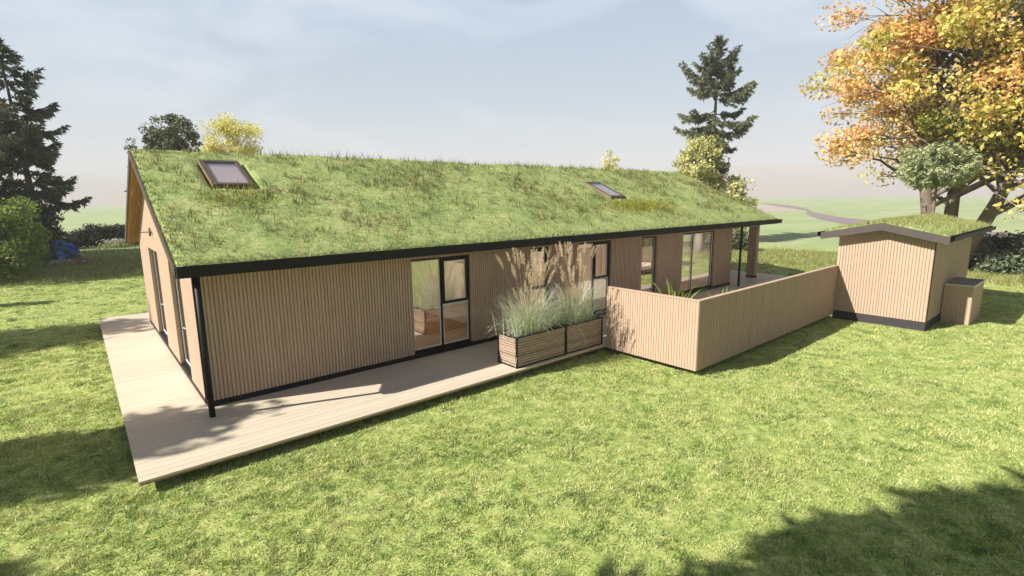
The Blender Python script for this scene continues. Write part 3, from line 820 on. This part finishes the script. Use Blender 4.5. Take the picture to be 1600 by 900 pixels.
def ribbons(n, base, spread, L, droop, width, segs=5, upright=.5):
    """curved blades -> V, F"""
    n = int(n)
    b = np.array(base)[None]+np.stack([RNG.normal(0, spread[0], n), RNG.normal(0, spread[1], n), np.zeros(n)], 1)
    an = np.arctan2(b[:, 1]-base[1], (b[:, 0]-base[0])*.6)+RNG.normal(0, .7, n)
    out = np.stack([np.cos(an), np.sin(an), np.zeros(n)], 1)
    ln = RNG.uniform(L[0], L[1], n); th = np.abs(RNG.normal(0, upright, n))+.05; dr = RNG.uniform(droop*.3, droop, n)
    side = np.stack([-np.sin(an), np.cos(an), np.zeros(n)], 1); w = RNG.uniform(width[0], width[1], n)
    V = np.empty((n, segs+1, 2, 3)); p = b.copy()
    for s in range(segs+1):
        t = s/segs; ww = (w*(1-t)**.7+.0010)[:, None]
        V[:, s, 0] = p-side*ww/2; V[:, s, 1] = p+side*ww/2
        a = th+dr*t*t*1.6
        p = p+(out*np.sin(a)[:, None]+np.array([0, 0, 1])[None]*np.cos(a)[:, None])*(ln/segs)[:, None]
    V = V.reshape(-1, 3); idx = np.arange(n)[:, None]*(segs+1)*2
    F = []
    for s in range(segs): F.append(np.stack([idx[:, 0]+2*s, idx[:, 0]+2*s+1, idx[:, 0]+2*s+3, idx[:, 0]+2*s+2], 1))
    F = np.stack(F, 1).reshape(-1, 4); return V, F, n, segs

def orn_grass(cx, cy, lab, n_pl, seed):
    z = .605
    e = empty('ornamental_grass', (cx, cy, z), lab, 'plant', 'ornamental grasses in the planters')
    V, F, n, sg = ribbons(1000, (cx, cy, z), (.24, .12), (.5, 1.25), 1.25, (.006, .012), 6, .46)
    mesh_from_arrays('foliage', V, F, M['ornament'], e, attrs={'rnd': np.repeat(RNG.beta(1.4, 1.4, n), sg)})
    T = MB(); PV = []; PF = []; rr = []; cnt = 0
    for i in range(n_pl):
        a = random.uniform(0, 6.28); r = random.uniform(0, .2)
        bx, by = cx+r*1.3*math.cos(a), cy+r*.7*math.sin(a)
        H = random.uniform(.85, 2.0); ln = random.uniform(.05, .55); a2 = a+random.uniform(-.5, .5)
        path = []
        for k in range(6):
            t = k/5; path.append((bx+math.cos(a2)*ln*H*t**1.5*.75, by+math.sin(a2)*ln*H*t**1.5*.5, z+H*t*(1-.1*ln)))
        T.tube(path, [.0035, .0032, .003, .0028, .0024, .0015], 4, cap=False)
        # plume: fuzz round the top third
        pl = random.uniform(.22, .38)
        p1 = np.array(path[-1]); dr = p1-np.array(path[-2]); dr /= np.linalg.norm(dr)
        m = 130; t = RNG.uniform(0, 1, m); c = p1[None]-dr[None]*(pl*(1-t))[:, None]
        rad = .026*np.sin(np.pi*np.clip(t*.9+.08, 0, 1))
        o = sphere_points(m); o -= (o@dr)[:, None]*dr; o /= np.linalg.norm(o, axis=1)[:, None]+1e-6
        q = c+o*(rad*RNG.uniform(.2, 1, m))[:, None]
        d = dr[None]*.8+o*.5; d /= np.linalg.norm(d, axis=1)[:, None]
        sd_ = np.cross(d, sphere_points(m)); sd_ /= np.linalg.norm(sd_, axis=1)[:, None]
        l_ = RNG.uniform(.03, .055, m)[:, None]
        PV.append(np.stack([q-sd_*.0035, q+sd_*.0035, q+d*l_], 1).reshape(-1, 3)); PF.append(np.arange(m*3).reshape(m, 3)+cnt); cnt += m*3; rr.append(np.full(m, random.random())*.6+RNG.uniform(0, .4, m))
    T.build('stalks', M['plume'], e)
    mesh_from_arrays('plumes', np.concatenate(PV), np.concatenate(PF), M['plume'], e, attrs={'rnd': np.concatenate(rr)})
orn_grass(6.02, -1.78, 'tall feathery grass with straw plumes in the planter end nearest the big window', 52, 1)
orn_grass(7.45, -1.78, 'tall feathery grass with straw plumes in the planter beside the fence', 52, 2)

# lime plants on the patio
def lime_plant(x, y, s, lab):
    e = empty('patio_plant', (x, y, 0), lab, 'plant', 'lime strap-leaved plants on the patio')
    K = MB(); K.tube([(x, y, 0), (x, y, .03), (x, y, .36*s), (x, y, .40*s)], [.13*s, .14*s, .19*s, .2*s], 18); K.build('pot', M['pot'], e)
    V, F, n, sg = ribbons(46, (x, y, .38*s), (.06*s, .06*s), (.4*s, .75*s), 1.5, (.03*s, .055*s), 6, .6)
    mesh_from_arrays('foliage', V, F, M['agave'], e, attrs={'rnd': np.repeat(RNG.uniform(0, 1, n), sg)})
lime_plant(9.8, -3.1, 1.62, 'bright lime strap-leaved plant just behind the corner of the fence')
lime_plant(10.6, -3.9, 1.42, 'smaller lime leafy plant to the right, behind the long fence')

# ------------------------------------------------------------------ shed
sh = empty('garden_shed', (18.9, -5.75, GZ), 'small beige slatted shed with low gabled grass roof and dark plinth', 'shed')
SX0, SX1, SY0, SY1 = 16.26, 21.5, -6.9, -4.59
SM = -5.72; SZR, SZE, SYE0, SYE1 = 2.79, 2.46, -7.25, -4.19
ssl = (SZR-SZE)/(SM-SYE0)
sz = lambda y: SZR-ssl*abs(y-SM)
fb, ft = MB(), MB()
battened(SY0, SM, .06, lambda u: sz(u)-.15, [], lambda u, n, z: (SX0-n, u, z), thick=.12, back=fb, bat=ft, pitch=.075, bw=.053, proud=.02)
battened(SM, SY1, .06, lambda u: sz(u)-.15, [], lambda u, n, z: (SX0-n, u, z), thick=.12, back=fb, bat=ft, pitch=.075, bw=.053, proud=.02)
merge(fb, ft).build('wall', M['clad'], sh, label='sunlit gabled shed wall')
fb, ft = MB(), MB()
battened(SX0+.121, SX1, .06, lambda u: sz(SY0)-.15, [], lambda u, n, z: (u, SY0-n, z), thick=.12, back=fb, bat=ft, pitch=.075, bw=.053, proud=.006)
fb.box(SX0+.001, SY0, .06, SX0+.12, SY0+.001, sz(SY0)-.16)
merge(fb, ft).build('wall', M['clad_shade'], sh, label='shaded side wall of the shed')
fb, ft = MB(), MB()
battened(SX0+.121, SX1, .06, lambda u: sz(SY1)-.15, [], lambda u, n, z: (u, SY1+n, z), thick=.12, back=fb, bat=ft, pitch=.09)
merge(fb, ft).build('wall', M['clad'], sh)
MB().box(SX1-.12, SY0+.121, .06, SX1, SY1-.121, sz(SY1)-.16).build('wall', M['clad'], sh)
MB().box(SX0+.004, SY0+.004, GZ-.02, SX1-.01, SY1-.004, .058).build('plinth', M['plinth'], sh)
S = MB(); rx0, rx1 = 15.9, 22.45
for ya, yb in ((SYE0, SM), (SM, SYE1)):
    S.hexa([(rx0+.03, ya, sz(ya)-.15), (rx1, ya, sz(ya)-.15), (rx1, yb, sz(yb)-.15), (rx0+.03, yb, sz(yb)-.15),
            (rx0+.03, ya, sz(ya)-.06), (rx1, ya, sz(ya)-.06), (rx1, yb, sz(yb)-.06), (rx0+.03, yb, sz(yb)-.06)])
sroof = S.build('roof', M['fascia'], sh)
for xa, xb in ((rx0, rx0+.028), (rx1+.002, rx1+.03)):
    V = MB()
    for ya, yb in ((SYE0, SM), (SM, SYE1)):
        V.hexa([(xa, ya, sz(ya)-.21), (xb, ya, sz(ya)-.21), (xb, yb, sz(yb)-.21), (xa, yb, sz(yb)-.21), (xa, ya, sz(ya)), (xb, ya, sz(ya)), (xb, yb, sz(yb)), (xa, yb, sz(yb))])
    V.build('verge_board', M['fascia'], sroof)
for s, ye in ((-1, SYE0), (1, SYE1)):
    G_ = MB(); G_.box(rx0-.01, ye, sz(ye)-.11, rx1+.05, ye+s*.012, sz(ye)+.03); G_.box(rx0-.01, ye+s*.09, sz(ye)-.10, rx1+.05, ye+s*.10, sz(ye)+.01); G_.box(rx0-.01, ye+s*.013, sz(ye)-.11, rx1+.05, ye+s*.089, sz(ye)-.095)
    G_.build('gutter', M['black'], sroof)
turf_sheet('turf_cover', rx0+.03, rx1, SYE0, SM, SYE1, lambda y: SZR-ssl*np.abs(y-SM), sroof, step=.1, amp=.02, seed=31, edge=.05)
n = 15000
x = RNG.uniform(rx0+.05, rx1, n); y = RNG.uniform(SYE0+.03, SYE1-.03, n)
k = RNG.uniform(0, 1, n) < .35+.65*np.clip((np.abs(y-SM)<.55)+fbm(x, y, 2, 3)*.7+(x-rx0)/9, 0, 1)
x, y = x[k], y[k]; n = len(x)
blades('tall_turf', np.stack([x, y, SZR-ssl*np.abs(y-SM)], 1), RNG.uniform(.06, .17, n), RNG.uniform(.014, .026, n), M['meadow'], sroof, lean=.8, kind='stuff')
# bin store
bn = empty('storage_cabinet', (18.8, -7.24, GZ), 'small slatted storage cabinet with flat grey top against the shed side', 'cabinet')
fb, ft = MB(), MB(); bx0, bx1, by0, by1 = 17.98, 19.64, -7.58, -6.93
battened(by0, by1, GZ+.01, lambda u: .92, [], lambda u, n, z: (bx0-n, u, z), thick=.05, back=fb, bat=ft, pitch=.075, bw=.053, proud=.015)
battened(bx0+.051, bx1, GZ+.01, lambda u: .92, [], lambda u, n, z: (u, by0-n, z), thick=.05, back=fb, bat=ft, pitch=.075, bw=.053, proud=.006)
fb.box(bx1-.05, by0+.051, GZ+.01, bx1, by1, .92)
merge(fb, ft).build('cabinet_body', M['clad'], bn)
MB().box(bx0-.03, by0-.03, .925, bx1+.03, by1, .965).build('cabinet_top', M['zinc'], bn)
MB().box(bx0-.005, by0-.005, .9655, bx1+.005, by1-.005, .972).build('roofing_felt', M['grey_top'], bn)

# ------------------------------------------------------------------ vegetation generators
def leaf_mesh(name, C, size, mat, parent, hue, up=.35, out=None, elong=1.3):
    n = len(C)
    nr = sphere_points(n)+np.array([0, 0, up])
    if out is not None: nr += out*.5
    nr /= np.linalg.norm(nr, axis=1)[:, None]
    t = np.cross(nr, sphere_points(n)); t /= np.linalg.norm(t, axis=1)[:, None]+1e-9
    b = np.cross(nr, t)
    s = (size*RNG.uniform(.6, 1.25, n))[:, None]
    V = np.empty((n, 4, 3)); fold = nr*s*.18
    V[:, 0] = C-t*s*.5*elong; V[:, 1] = C+b*s*.42+fold; V[:, 2] = C+t*s*.5*elong; V[:, 3] = C-b*s*.42+fold
    return mesh_from_arrays(name, V.reshape(-1, 3), np.arange(n*4).reshape(n, 4), mat, parent, attrs={'rnd': np.clip(hue, 0, 1)})

def broadleaf(name, loc, H, crown, leaf, label, cat='tree', group=None, nclump=60, per=200, lsize=.16, mat='midleaf', bark='bark',
              trunks=((0, 0),), tr=.18, crown_z=None, clump_r=.5, skip=None, huefn=None, squash=.7, fork=.35, shell=.55, bare=0, lean=(0, 0), seed=0, limb_top=True):
    """crown=(rx, ry, rz); crown centre at crown_z above the base; clumps of leaves carried by real limbs"""
    rs = random.Random(seed*13+5)
    e = empty(name, (loc[0], loc[1], GZ), label, cat, group)
    T = MB(); cz = crown_z if crown_z is not None else H-crown[2]
    cen = Vector((loc[0]+lean[0], loc[1]+lean[1], GZ+cz))
    stems = []
    for (dx, dy) in trunks:
        base = Vector((loc[0]+dx*.25, loc[1]+dy*.25, GZ-.1))
        top = Vector((cen.x+dx*1.6, cen.y+dy*1.6, GZ+cz+crown[2]*.55))
        path = []
        for k in range(9):
            t = k/8; p = base.lerp(top, t); p.x += dx*.9*math.sin(t*math.pi)*.6+rs.uniform(-.05, .05)*tr*8*t; p.y += dy*.9*math.sin(t*math.pi)*.6+rs.uniform(-.05, .05)*tr*8*t
            path.append(p)
        rad = [tr*(1.35 if k == 0 else 1)*(1-k/8*.86) for k in range(9)]
        T.tube(path, rad, 10); stems.append((path, rad))
    C = []; Hh = []; O = []
    for i in range(nclump):
        v = Vector((rs.gauss(0, 1), rs.gauss(0, 1), rs.gauss(0, 1))).normalized()
        rr = shell+(1-shell)*rs.random()**.6
        rr *= 1+.16*math.sin(v.x*5+seed)*math.cos(v.y*4+v.z*3+seed)
        c = cen+Vector((v.x*crown[0]*rr, v.y*crown[1]*rr, v.z*crown[2]*rr))
        if skip and skip(c): continue
        if c.z < GZ+.12: c.z = GZ+.12+rs.random()*.2
        path, rad = stems[rs.randrange(len(stems))]
        t = min(.97, max(fork, ((c.z-GZ)/(cz+crown[2]*.55))*.72-.02)); k = t*8; k0 = int(k); p0 = path[k0].lerp(path[min(8, k0+1)], k-k0)
        r0 = rad[k0]*.42; d = c-p0
        mid = p0+d*.5+Vector((0, 0, d.length*.12)) + Vector((rs.uniform(-1, 1), rs.uniform(-1, 1), rs.uniform(-.5, .5)))*d.length*.07
        T.tube([p0, p0.lerp(mid, .55), mid, mid.lerp(c, .6), c], [r0, r0*.75, r0*.5, r0*.3, r0*.12+.004], 5, cap=False)
        for _ in range(3):
            q = c+Vector((rs.gauss(0, 1), rs.gauss(0, 1), rs.gauss(0, .7)))*clump_r*.7
            s0 = mid.lerp(c, rs.uniform(.3, .9)); T.tube([s0, s0.lerp(q, .6)+Vector((0, 0, .04)), q], [r0*.22+.004, r0*.14+.003, .003], 4, cap=False)
        m = int(per*rs.uniform(.55, 1.35)*(0 if rs.random() < bare else 1))
        if m == 0: continue
        g_ = RNG.normal(size=(m, 3)); g_ /= np.maximum(1, np.linalg.norm(g_, axis=1)/1.9)[:, None]
        pt = np.array(c)[None]+g_*np.array([1, 1, squash])[None]*clump_r*rs.uniform(.65, 1.15)*.62
        C.append(pt); h0 = huefn(c, v, rs) if huefn else rs.uniform(.25, .75)
        Hh.append(h0+RNG.normal(0, .16, m)); O.append(np.tile(np.array(v), (m, 1)))
    C = np.concatenate(C); Hh = np.concatenate(Hh); O = np.concatenate(O)
    k = C[:, 2] > GZ+.02; C, Hh, O = C[k], Hh[k], O[k]
    T.build('trunk', M[bark], e)
    leaf_mesh('crown', C, lsize, M[mat], e, Hh, out=O)
    return e

def conifer(name, loc, H, R, label, seed=0, mat='conifer', bark='bark_dark', start=.12, lean=(0, 0), nb=70, gap=0, tuft=.13, profile=None, dens=1.0, group=None, top_w=.12, cat='tree', shag=1.0):
    rs = random.Random(seed*31+3)
    e = empty(name, (loc[0], loc[1], GZ), label, cat, group)
    T = MB(); n = 10; path = []
    for k in range(n+1):
        t = k/n; path.append(Vector((loc[0]+lean[0]*t**1.3, loc[1]+lean[1]*t**1.3, GZ-.1+(H+.1)*t)))
    tr = H*.016+.05
    T.tube(path, [tr*(1.25 if k == 0 else 1)*(1-k/n*.93) for k in range(n+1)], 10)
    prof = profile or (lambda t: (1-t)**.8)
    BA = []; DI = []; LE = []; HU = []
    for i in range(nb):
        t = start+(1-start)*((i+rs.random())/nb)**.95
        k = t*n; k0 = min(int(k), n-1); p0 = path[k0].lerp(path[k0+1], k-k0)
        L = R*(prof(t)+top_w*.5)*rs.uniform(.55, 1.18)
        a = i*2.39996+rs.uniform(-.4, .4)
        if rs.random() < gap: continue
        dirv = Vector((math.cos(a), math.sin(a), 0))
        rise = rs.uniform(-.12, .12)+(.55*max(0, t-.55)/.45)
        pts = []; m = 7
        for s in range(m+1):
            q = s/m; pts.append(p0+dirv*L*q+Vector((0, 0, L*(rise*q-.34*math.sin(q*2.2)*(1-t*.6)+.20*q*q))))
        T.tube(pts, [tr*.22*(1-q/m*.85)*(1-t*.5)+.004 for q in range(m+1)], 5, cap=False)
        hue = rs.uniform(.1, .8)
        nt2 = max(5, int(L*8*dens))
        for j in range(nt2):
            q = (j+rs.random())/nt2; q = .12+.88*q; s0 = min(int(q*m), m-1); c = pts[s0].lerp(pts[s0+1], q*m-s0)
            tl = L*.36*(1.05-q)*rs.uniform(.6, 1.2)+.16
            sd_ = 1 if j % 2 else -1
            aa = a+sd_*rs.uniform(.5, 1.15); tv = Vector((math.cos(aa), math.sin(aa), rs.uniform(-.55, .15))).normalized()
            mm_ = max(4, int(tl*15*dens))
            qq = (np.arange(mm_)+RNG.uniform(0, 1, mm_))/mm_
            b = np.array(c)[None]+np.array(tv)[None]*(tl*qq)[:, None]+np.array([0, 0, -.10])*(qq**2*tl)[:, None]
            for rep in range(3):
                d = np.array(tv)[None]*.75+sphere_points(mm_)*.62*shag+np.array([0, 0, -.12])
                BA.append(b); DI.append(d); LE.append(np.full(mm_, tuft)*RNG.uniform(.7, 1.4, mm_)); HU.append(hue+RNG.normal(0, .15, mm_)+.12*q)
    # leader
    b = np.array(path[-1])[None]-np.array([0, 0, 1])*RNG.uniform(0, H*.10, 240)[:, None]; d = sphere_points(240)*.7+np.array([0, 0, .7])
    BA.append(b); DI.append(d); LE.append(RNG.uniform(.8, 1.6, 240)*tuft*1.3); HU.append(RNG.uniform(.2, .7, 240))
    BA = np.concatenate(BA); DI = np.concatenate(DI); LE = np.concatenate(LE); HU = np.clip(np.concatenate(HU), 0, 1)
    DI /= np.linalg.norm(DI, axis=1)[:, None]; n = len(BA)
    sd2 = np.cross(DI, sphere_points(n)); sd2 /= np.linalg.norm(sd2, axis=1)[:, None]+1e-9
    w_ = (LE*.17)[:, None]; le = LE[:, None]
    V = np.empty((n, 4, 3)); V[:, 0] = BA; V[:, 1] = BA+DI*le*.45+sd2*w_; V[:, 2] = BA+DI*le*1.15; V[:, 3] = BA+DI*le*.45-sd2*w_
    T.build('trunk', M[bark], e)
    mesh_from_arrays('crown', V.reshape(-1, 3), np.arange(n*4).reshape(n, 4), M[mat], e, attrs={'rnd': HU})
    return e

# ------------------------------------------------------------------ trees in view
conifer('spruce_tree', (-3.0, 31.9), 12.9, 2.35, 'tall dark shaggy conifer at the left edge of the view', 3, nb=70, gap=.22, tuft=.24, start=.24, lean=(-.5, 0), profile=lambda t: .95 if t < .6 else (1-t)**.7*1.8, dens=1.25)
conifer('spruce_tree', (40.6, 13.0), 16.4, 3.1, 'tall thin conifer standing beyond the right end of the grass roof', 9, mat='conifer_pale', bark='bark', nb=60, gap=.2, tuft=.26, start=.24, profile=lambda t: .72 if t < .5 else (.95 if t < .84 else (1-t)*4.8), dens=1.25)
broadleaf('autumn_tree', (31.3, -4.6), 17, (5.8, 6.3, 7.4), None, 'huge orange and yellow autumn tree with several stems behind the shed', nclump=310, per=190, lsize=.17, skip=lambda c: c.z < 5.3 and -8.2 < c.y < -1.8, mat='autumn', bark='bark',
          trunks=((-.2, 1.1), (.2, .1), (.1, -1.5)), tr=.34, crown_z=9.5, clump_r=.95, squash=.6, lean=(0, -.6), seed=5, shell=.34, fork=.2,
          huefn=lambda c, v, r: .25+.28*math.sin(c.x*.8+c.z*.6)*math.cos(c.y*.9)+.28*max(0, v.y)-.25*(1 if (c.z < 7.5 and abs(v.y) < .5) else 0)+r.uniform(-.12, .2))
broadleaf('autumn_tree', (30.3, -7.95), 12, (3.4, 3.0, 4.6), None, 'pale-trunked tree with sparse yellow leaves at the right edge, beside the shrubs', nclump=62, per=60, lsize=.16, mat='autumn', bark='bark_pale',
          trunks=((0, .1),), tr=.27, crown_z=7.0, clump_r=.8, seed=6, fork=.22, shell=.4, huefn=lambda c, v, r: .15+r.uniform(0, .3))
broadleaf('yellow_tree', (7.7, 30.9), 9.6, (1.9, 1.9, 2.6), None, 'bright yellow autumn tree peeking over the left part of the roof ridge', nclump=130, per=110, lsize=.11, mat='yellowleaf', tr=.14, clump_r=.55, seed=17, shell=.3, bark='bark_pale')
broadleaf('green_tree', (4.0, 29.6), 9.05, (1.35, 1.35, 2.1), None, 'dark green round-topped tree over the left end of the roof ridge', nclump=90, per=110, lsize=.15, mat='midleaf', tr=.14, clump_r=.42, seed=8, shell=.45)
broadleaf('yellow_tree', (33.6, 18.3), 7.1, (.9, .9, 2.4), None, 'tiny pointed yellow tree showing just above the middle of the ridge', nclump=50, per=70, lsize=.14, mat='yellowleaf', tr=.08, clump_r=.4, seed=9)
broadleaf('yellow_tree', (38.7, 12.9), 9.0, (1.8, 1.8, 3.4), None, 'pale yellow-green leafy tree left of the thin conifer behind the roof', nclump=130, per=100, lsize=.2, mat='paleyellow', tr=.14, clump_r=.7, seed=10, bark='bark_pale', shell=.35)
broadleaf('yellow_tree', (39.9, 10.6), 5.2, (1.5, 1.6, 2.0), None, 'low yellow-green bushy tree right of the conifer foot beyond the roof', nclump=60, per=70, lsize=.2, mat='paleyellow', tr=.1, clump_r=.6, seed=11, bark='bark_pale', shell=.4)
conifer('pine_tree', (27.9, -4.6), 5.35, 1.15, 'small round grey-green pine in front of the big autumn trunks', 21, mat='pine', bark='bark', start=.80, nb=110, tuft=.13, profile=lambda t: .75+.35*math.sin((t-.66)/.34*3.14), top_w=.1, dens=2.0, shag=1.0)
broadleaf('leafy_bush', (-4.7, 25.6), 4.3, (2.3, 2.3, 2.2), None, 'sunlit lime-green leafy bush at the left edge under the dark conifer', nclump=120, per=120, lsize=.13, mat='limeleaf', tr=.08, crown_z=2.2, clump_r=.5, seed=12, cat='bush', shell=.5)
broadleaf('leafy_bush', (-4.4, 34.5), 5.0, (2.2, 1.9, 2.7), None, 'dark green bush behind the blue hydrangea below the conifer', nclump=120, per=120, lsize=.15, mat='darkleaf', tr=.1, crown_z=2.4, clump_r=.6, seed=13, cat='bush')
broadleaf('rust_tree', (-5.3, 33.5), 10.2, (2.1, 2.1, 2.4), None, 'rusty orange tree mostly hidden behind the conifer at the left edge', nclump=60, per=100, lsize=.2, mat='rustleaf', tr=.14, clump_r=.6, seed=14)
broadleaf('sapling', (2.15, 29.9), 7.6, (.8, .8, 2.6), None, 'slim sapling peeking out past the top of the gable', nclump=34, per=22, lsize=.13, mat='midleaf', tr=.05, clump_r=.35, seed=15)
# hedge: five separate dark shrubs
hx = [(-1.9, 47.3, 1.45), (-.1, 47.5, 1.7), (1.6, 47.6, 1.85), (3.3, 47.5, 2.15), (5.0, 47.4, 2.7)]
hw = ['lowest shrub of the dark hedge, nearest the blue hydrangea', 'dark hedge shrub second from the hydrangea', 'dark hedge shrub in the middle of the row', 'dark hedge shrub next to the tallest one', 'tallest shrub of the dark hedge, against the house corner']
for i, (x, y, h_) in enumerate(hx):
    broadleaf('hedge_shrub', (x, y), h_+.1, (1.25, .9, h_*.5), None, hw[i], cat='shrub', group='dark shrubs along the left field edge', nclump=60, per=90, lsize=.14, mat='darkleaf', tr=.05, crown_z=h_*.52, clump_r=.42, seed=20+i, bark='bark_dark')
# shrubs right
for i, (x, y, h_, r, mt, lb) in enumerate([(32.6, -5.6, 1.45, 1.15, 'greyleaf', 'grey-green shrub just past the shed, left of the dark shrub'), (33.4, -6.9, 1.75, 1.05, 'darkleaf', 'darkest tall shrub in the group right of the shed'),
                                          (31.9, -6.7, 1.0, .8, 'greyleaf', 'low pale shrub in front of the dark shrub by the shed'), (32.5, -8.1, 1.7, 1.2, 'greyleaf', 'pale grey-green shrub behind the pale tree trunk'),
                                          (34.6, -5.2, 1.5, 1.2, 'darkleaf', 'dark shrub half hidden by the shed wall')]):
    broadleaf('garden_shrub', (x, y), h_, (r, r, h_*.5), None, lb, cat='shrub', nclump=60, per=90, lsize=.12, mat=mt, tr=.05, crown_z=h_*.52, clump_r=.34, seed=40+i)
broadleaf('garden_shrub', (33.0, 6.9), 1.7, (.8, .8, .8), None, 'small round shrub seen through the open porch', cat='shrub', nclump=40, per=70, lsize=.14, mat='midleaf', tr=.04, crown_z=.85, clump_r=.35, seed=50)
# hydrangea
hy = empty('hydrangea', (-2.35, 33.6, GZ), 'blue flowering hydrangea at the hedge end', 'shrub')
C = np.array([-2.35, 33.6, .35])[None]+sphere_points(3800)*np.array([1.0, .8, .75])*RNG.uniform(.5, 1, 3800)[:, None]; C[:, 2] = np.maximum(C[:, 2], GZ+.05)
leaf_mesh('foliage', C, .13, M['limeleaf'], hy, RNG.uniform(0, .6, len(C)))
st = MB()
for k in range(9): a = k*.7; st.tube([(-2.35, 33.6, GZ), (-2.75+.8*math.cos(a), 38.4+.5*math.sin(a), .5)], [.02, .01], 5)
st.build('stem', M['bark'], hy)
for k in range(38):
    v = sphere_points(1)[0]; v[2] = abs(v[2])*1.1-.15; v[1] = -abs(v[1])
    if v[0] < -.3 and random.random() < .6: continue
    c = np.array([-2.35, 33.6, .35])+v*np.array([1.0, .85, .85])
    C = c[None]+sphere_points(46)*.12
    leaf_mesh('flower_head', C, .085, M['bluepetal'], hy, np.full(46, random.random())*.7+RNG.uniform(0, .3, 46))
def flowers(cx, cy, n, rx, ry, mat, lab, nm, h_=.35):
    P = np.stack([RNG.normal(cx, rx, n), RNG.normal(cy, ry, n), np.full(n, GZ)], 1)
    e = empty(nm, (cx, cy, GZ), lab, 'plant')
    o = blades('foliage', P, RNG.uniform(.15, h_, n), RNG.uniform(.02, .04, n), M['meadow'], e)
    Q = P.copy(); Q[:, 2] += RNG.uniform(.18, h_+.08, n); leaf_mesh('blossoms', Q, .08, M[mat], e, RNG.uniform(0, 1, n))
flowers(-1.4, 31.9, 500, .4, .4, 'pinkpetal', 'low dusky pink flowers in front of the hydrangea', 'flower_clump', .3)
flowers(-2.4, 31.7, 420, .6, .4, 'whitepetal', 'low whitish flowers at the foot of the hydrangea', 'flower_clump', .3)
flowers(1.1, 45.6, 420, .5, .3, 'whitepetal', 'pale blossoming clump at the foot of the dark hedge', 'flower_clump', .7)

# ------------------------------------------------------------------ trees outside the frame whose shadows cross the lawn and deck
conifer('spruce_tree', (-8.0, -6.05), 14.2, 3.5, 'tall conifer left of the viewer whose shadow lies across the lower right lawn', 31, nb=200, tuft=.50, start=.2, dens=1.1, profile=lambda t: .25 if t < .48 else (.42 if t < .6 else min(.62, (1-t)**.75*1.15)))
conifer('spruce_tree', (-14.6, 1.1), 9.9, 1.5, 'slim conifer outside the left edge whose tip shades the lower left corner', 32, nb=46, tuft=.26, start=.3, dens=.7)
broadleaf('green_tree', (-13.2, 3.55), 11.3, (1.6, .75, 3.4), None, 'leafy tree outside the left edge whose shadow crosses the deck corner', nclump=110, per=110, lsize=.2, mat='midleaf', tr=.16, clump_r=.6, seed=33)
broadleaf('green_tree', (-17.8, 14.3), 14.2, (2.6, 1.8, 4.2), None, 'broad leafy tree outside the left edge whose shadow reaches the back of the deck', nclump=120, per=120, lsize=.24, mat='midleaf', tr=.2, clump_r=.8, seed=34)
conifer('spruce_tree', (-15.5, 21.0), 10.6, 1.8, 'smaller conifer outside the left edge beside the broad leafy tree', 35, nb=50, tuft=.28, start=.2, dens=.7)
for i, (x, y, h_) in enumerate([(-14.5, 31.5, 14), (-13.5, 38, 15), (-17, 45.0, 16), (-9.5, 43.0, 11)]):
    broadleaf('green_tree', (x, y), h_, (4.2, 3.4, h_*.36), None, ['large green tree nearest the lawn in the row outside the left edge', 'large green tree in the middle of the row outside the left edge', 'tallest green tree at the far end of the row outside the left edge', 'smaller green tree just outside the left edge by the hedge'][i],
              nclump=90, per=110, lsize=.34, mat='midleaf', tr=.3, clump_r=1.2, seed=60+i)
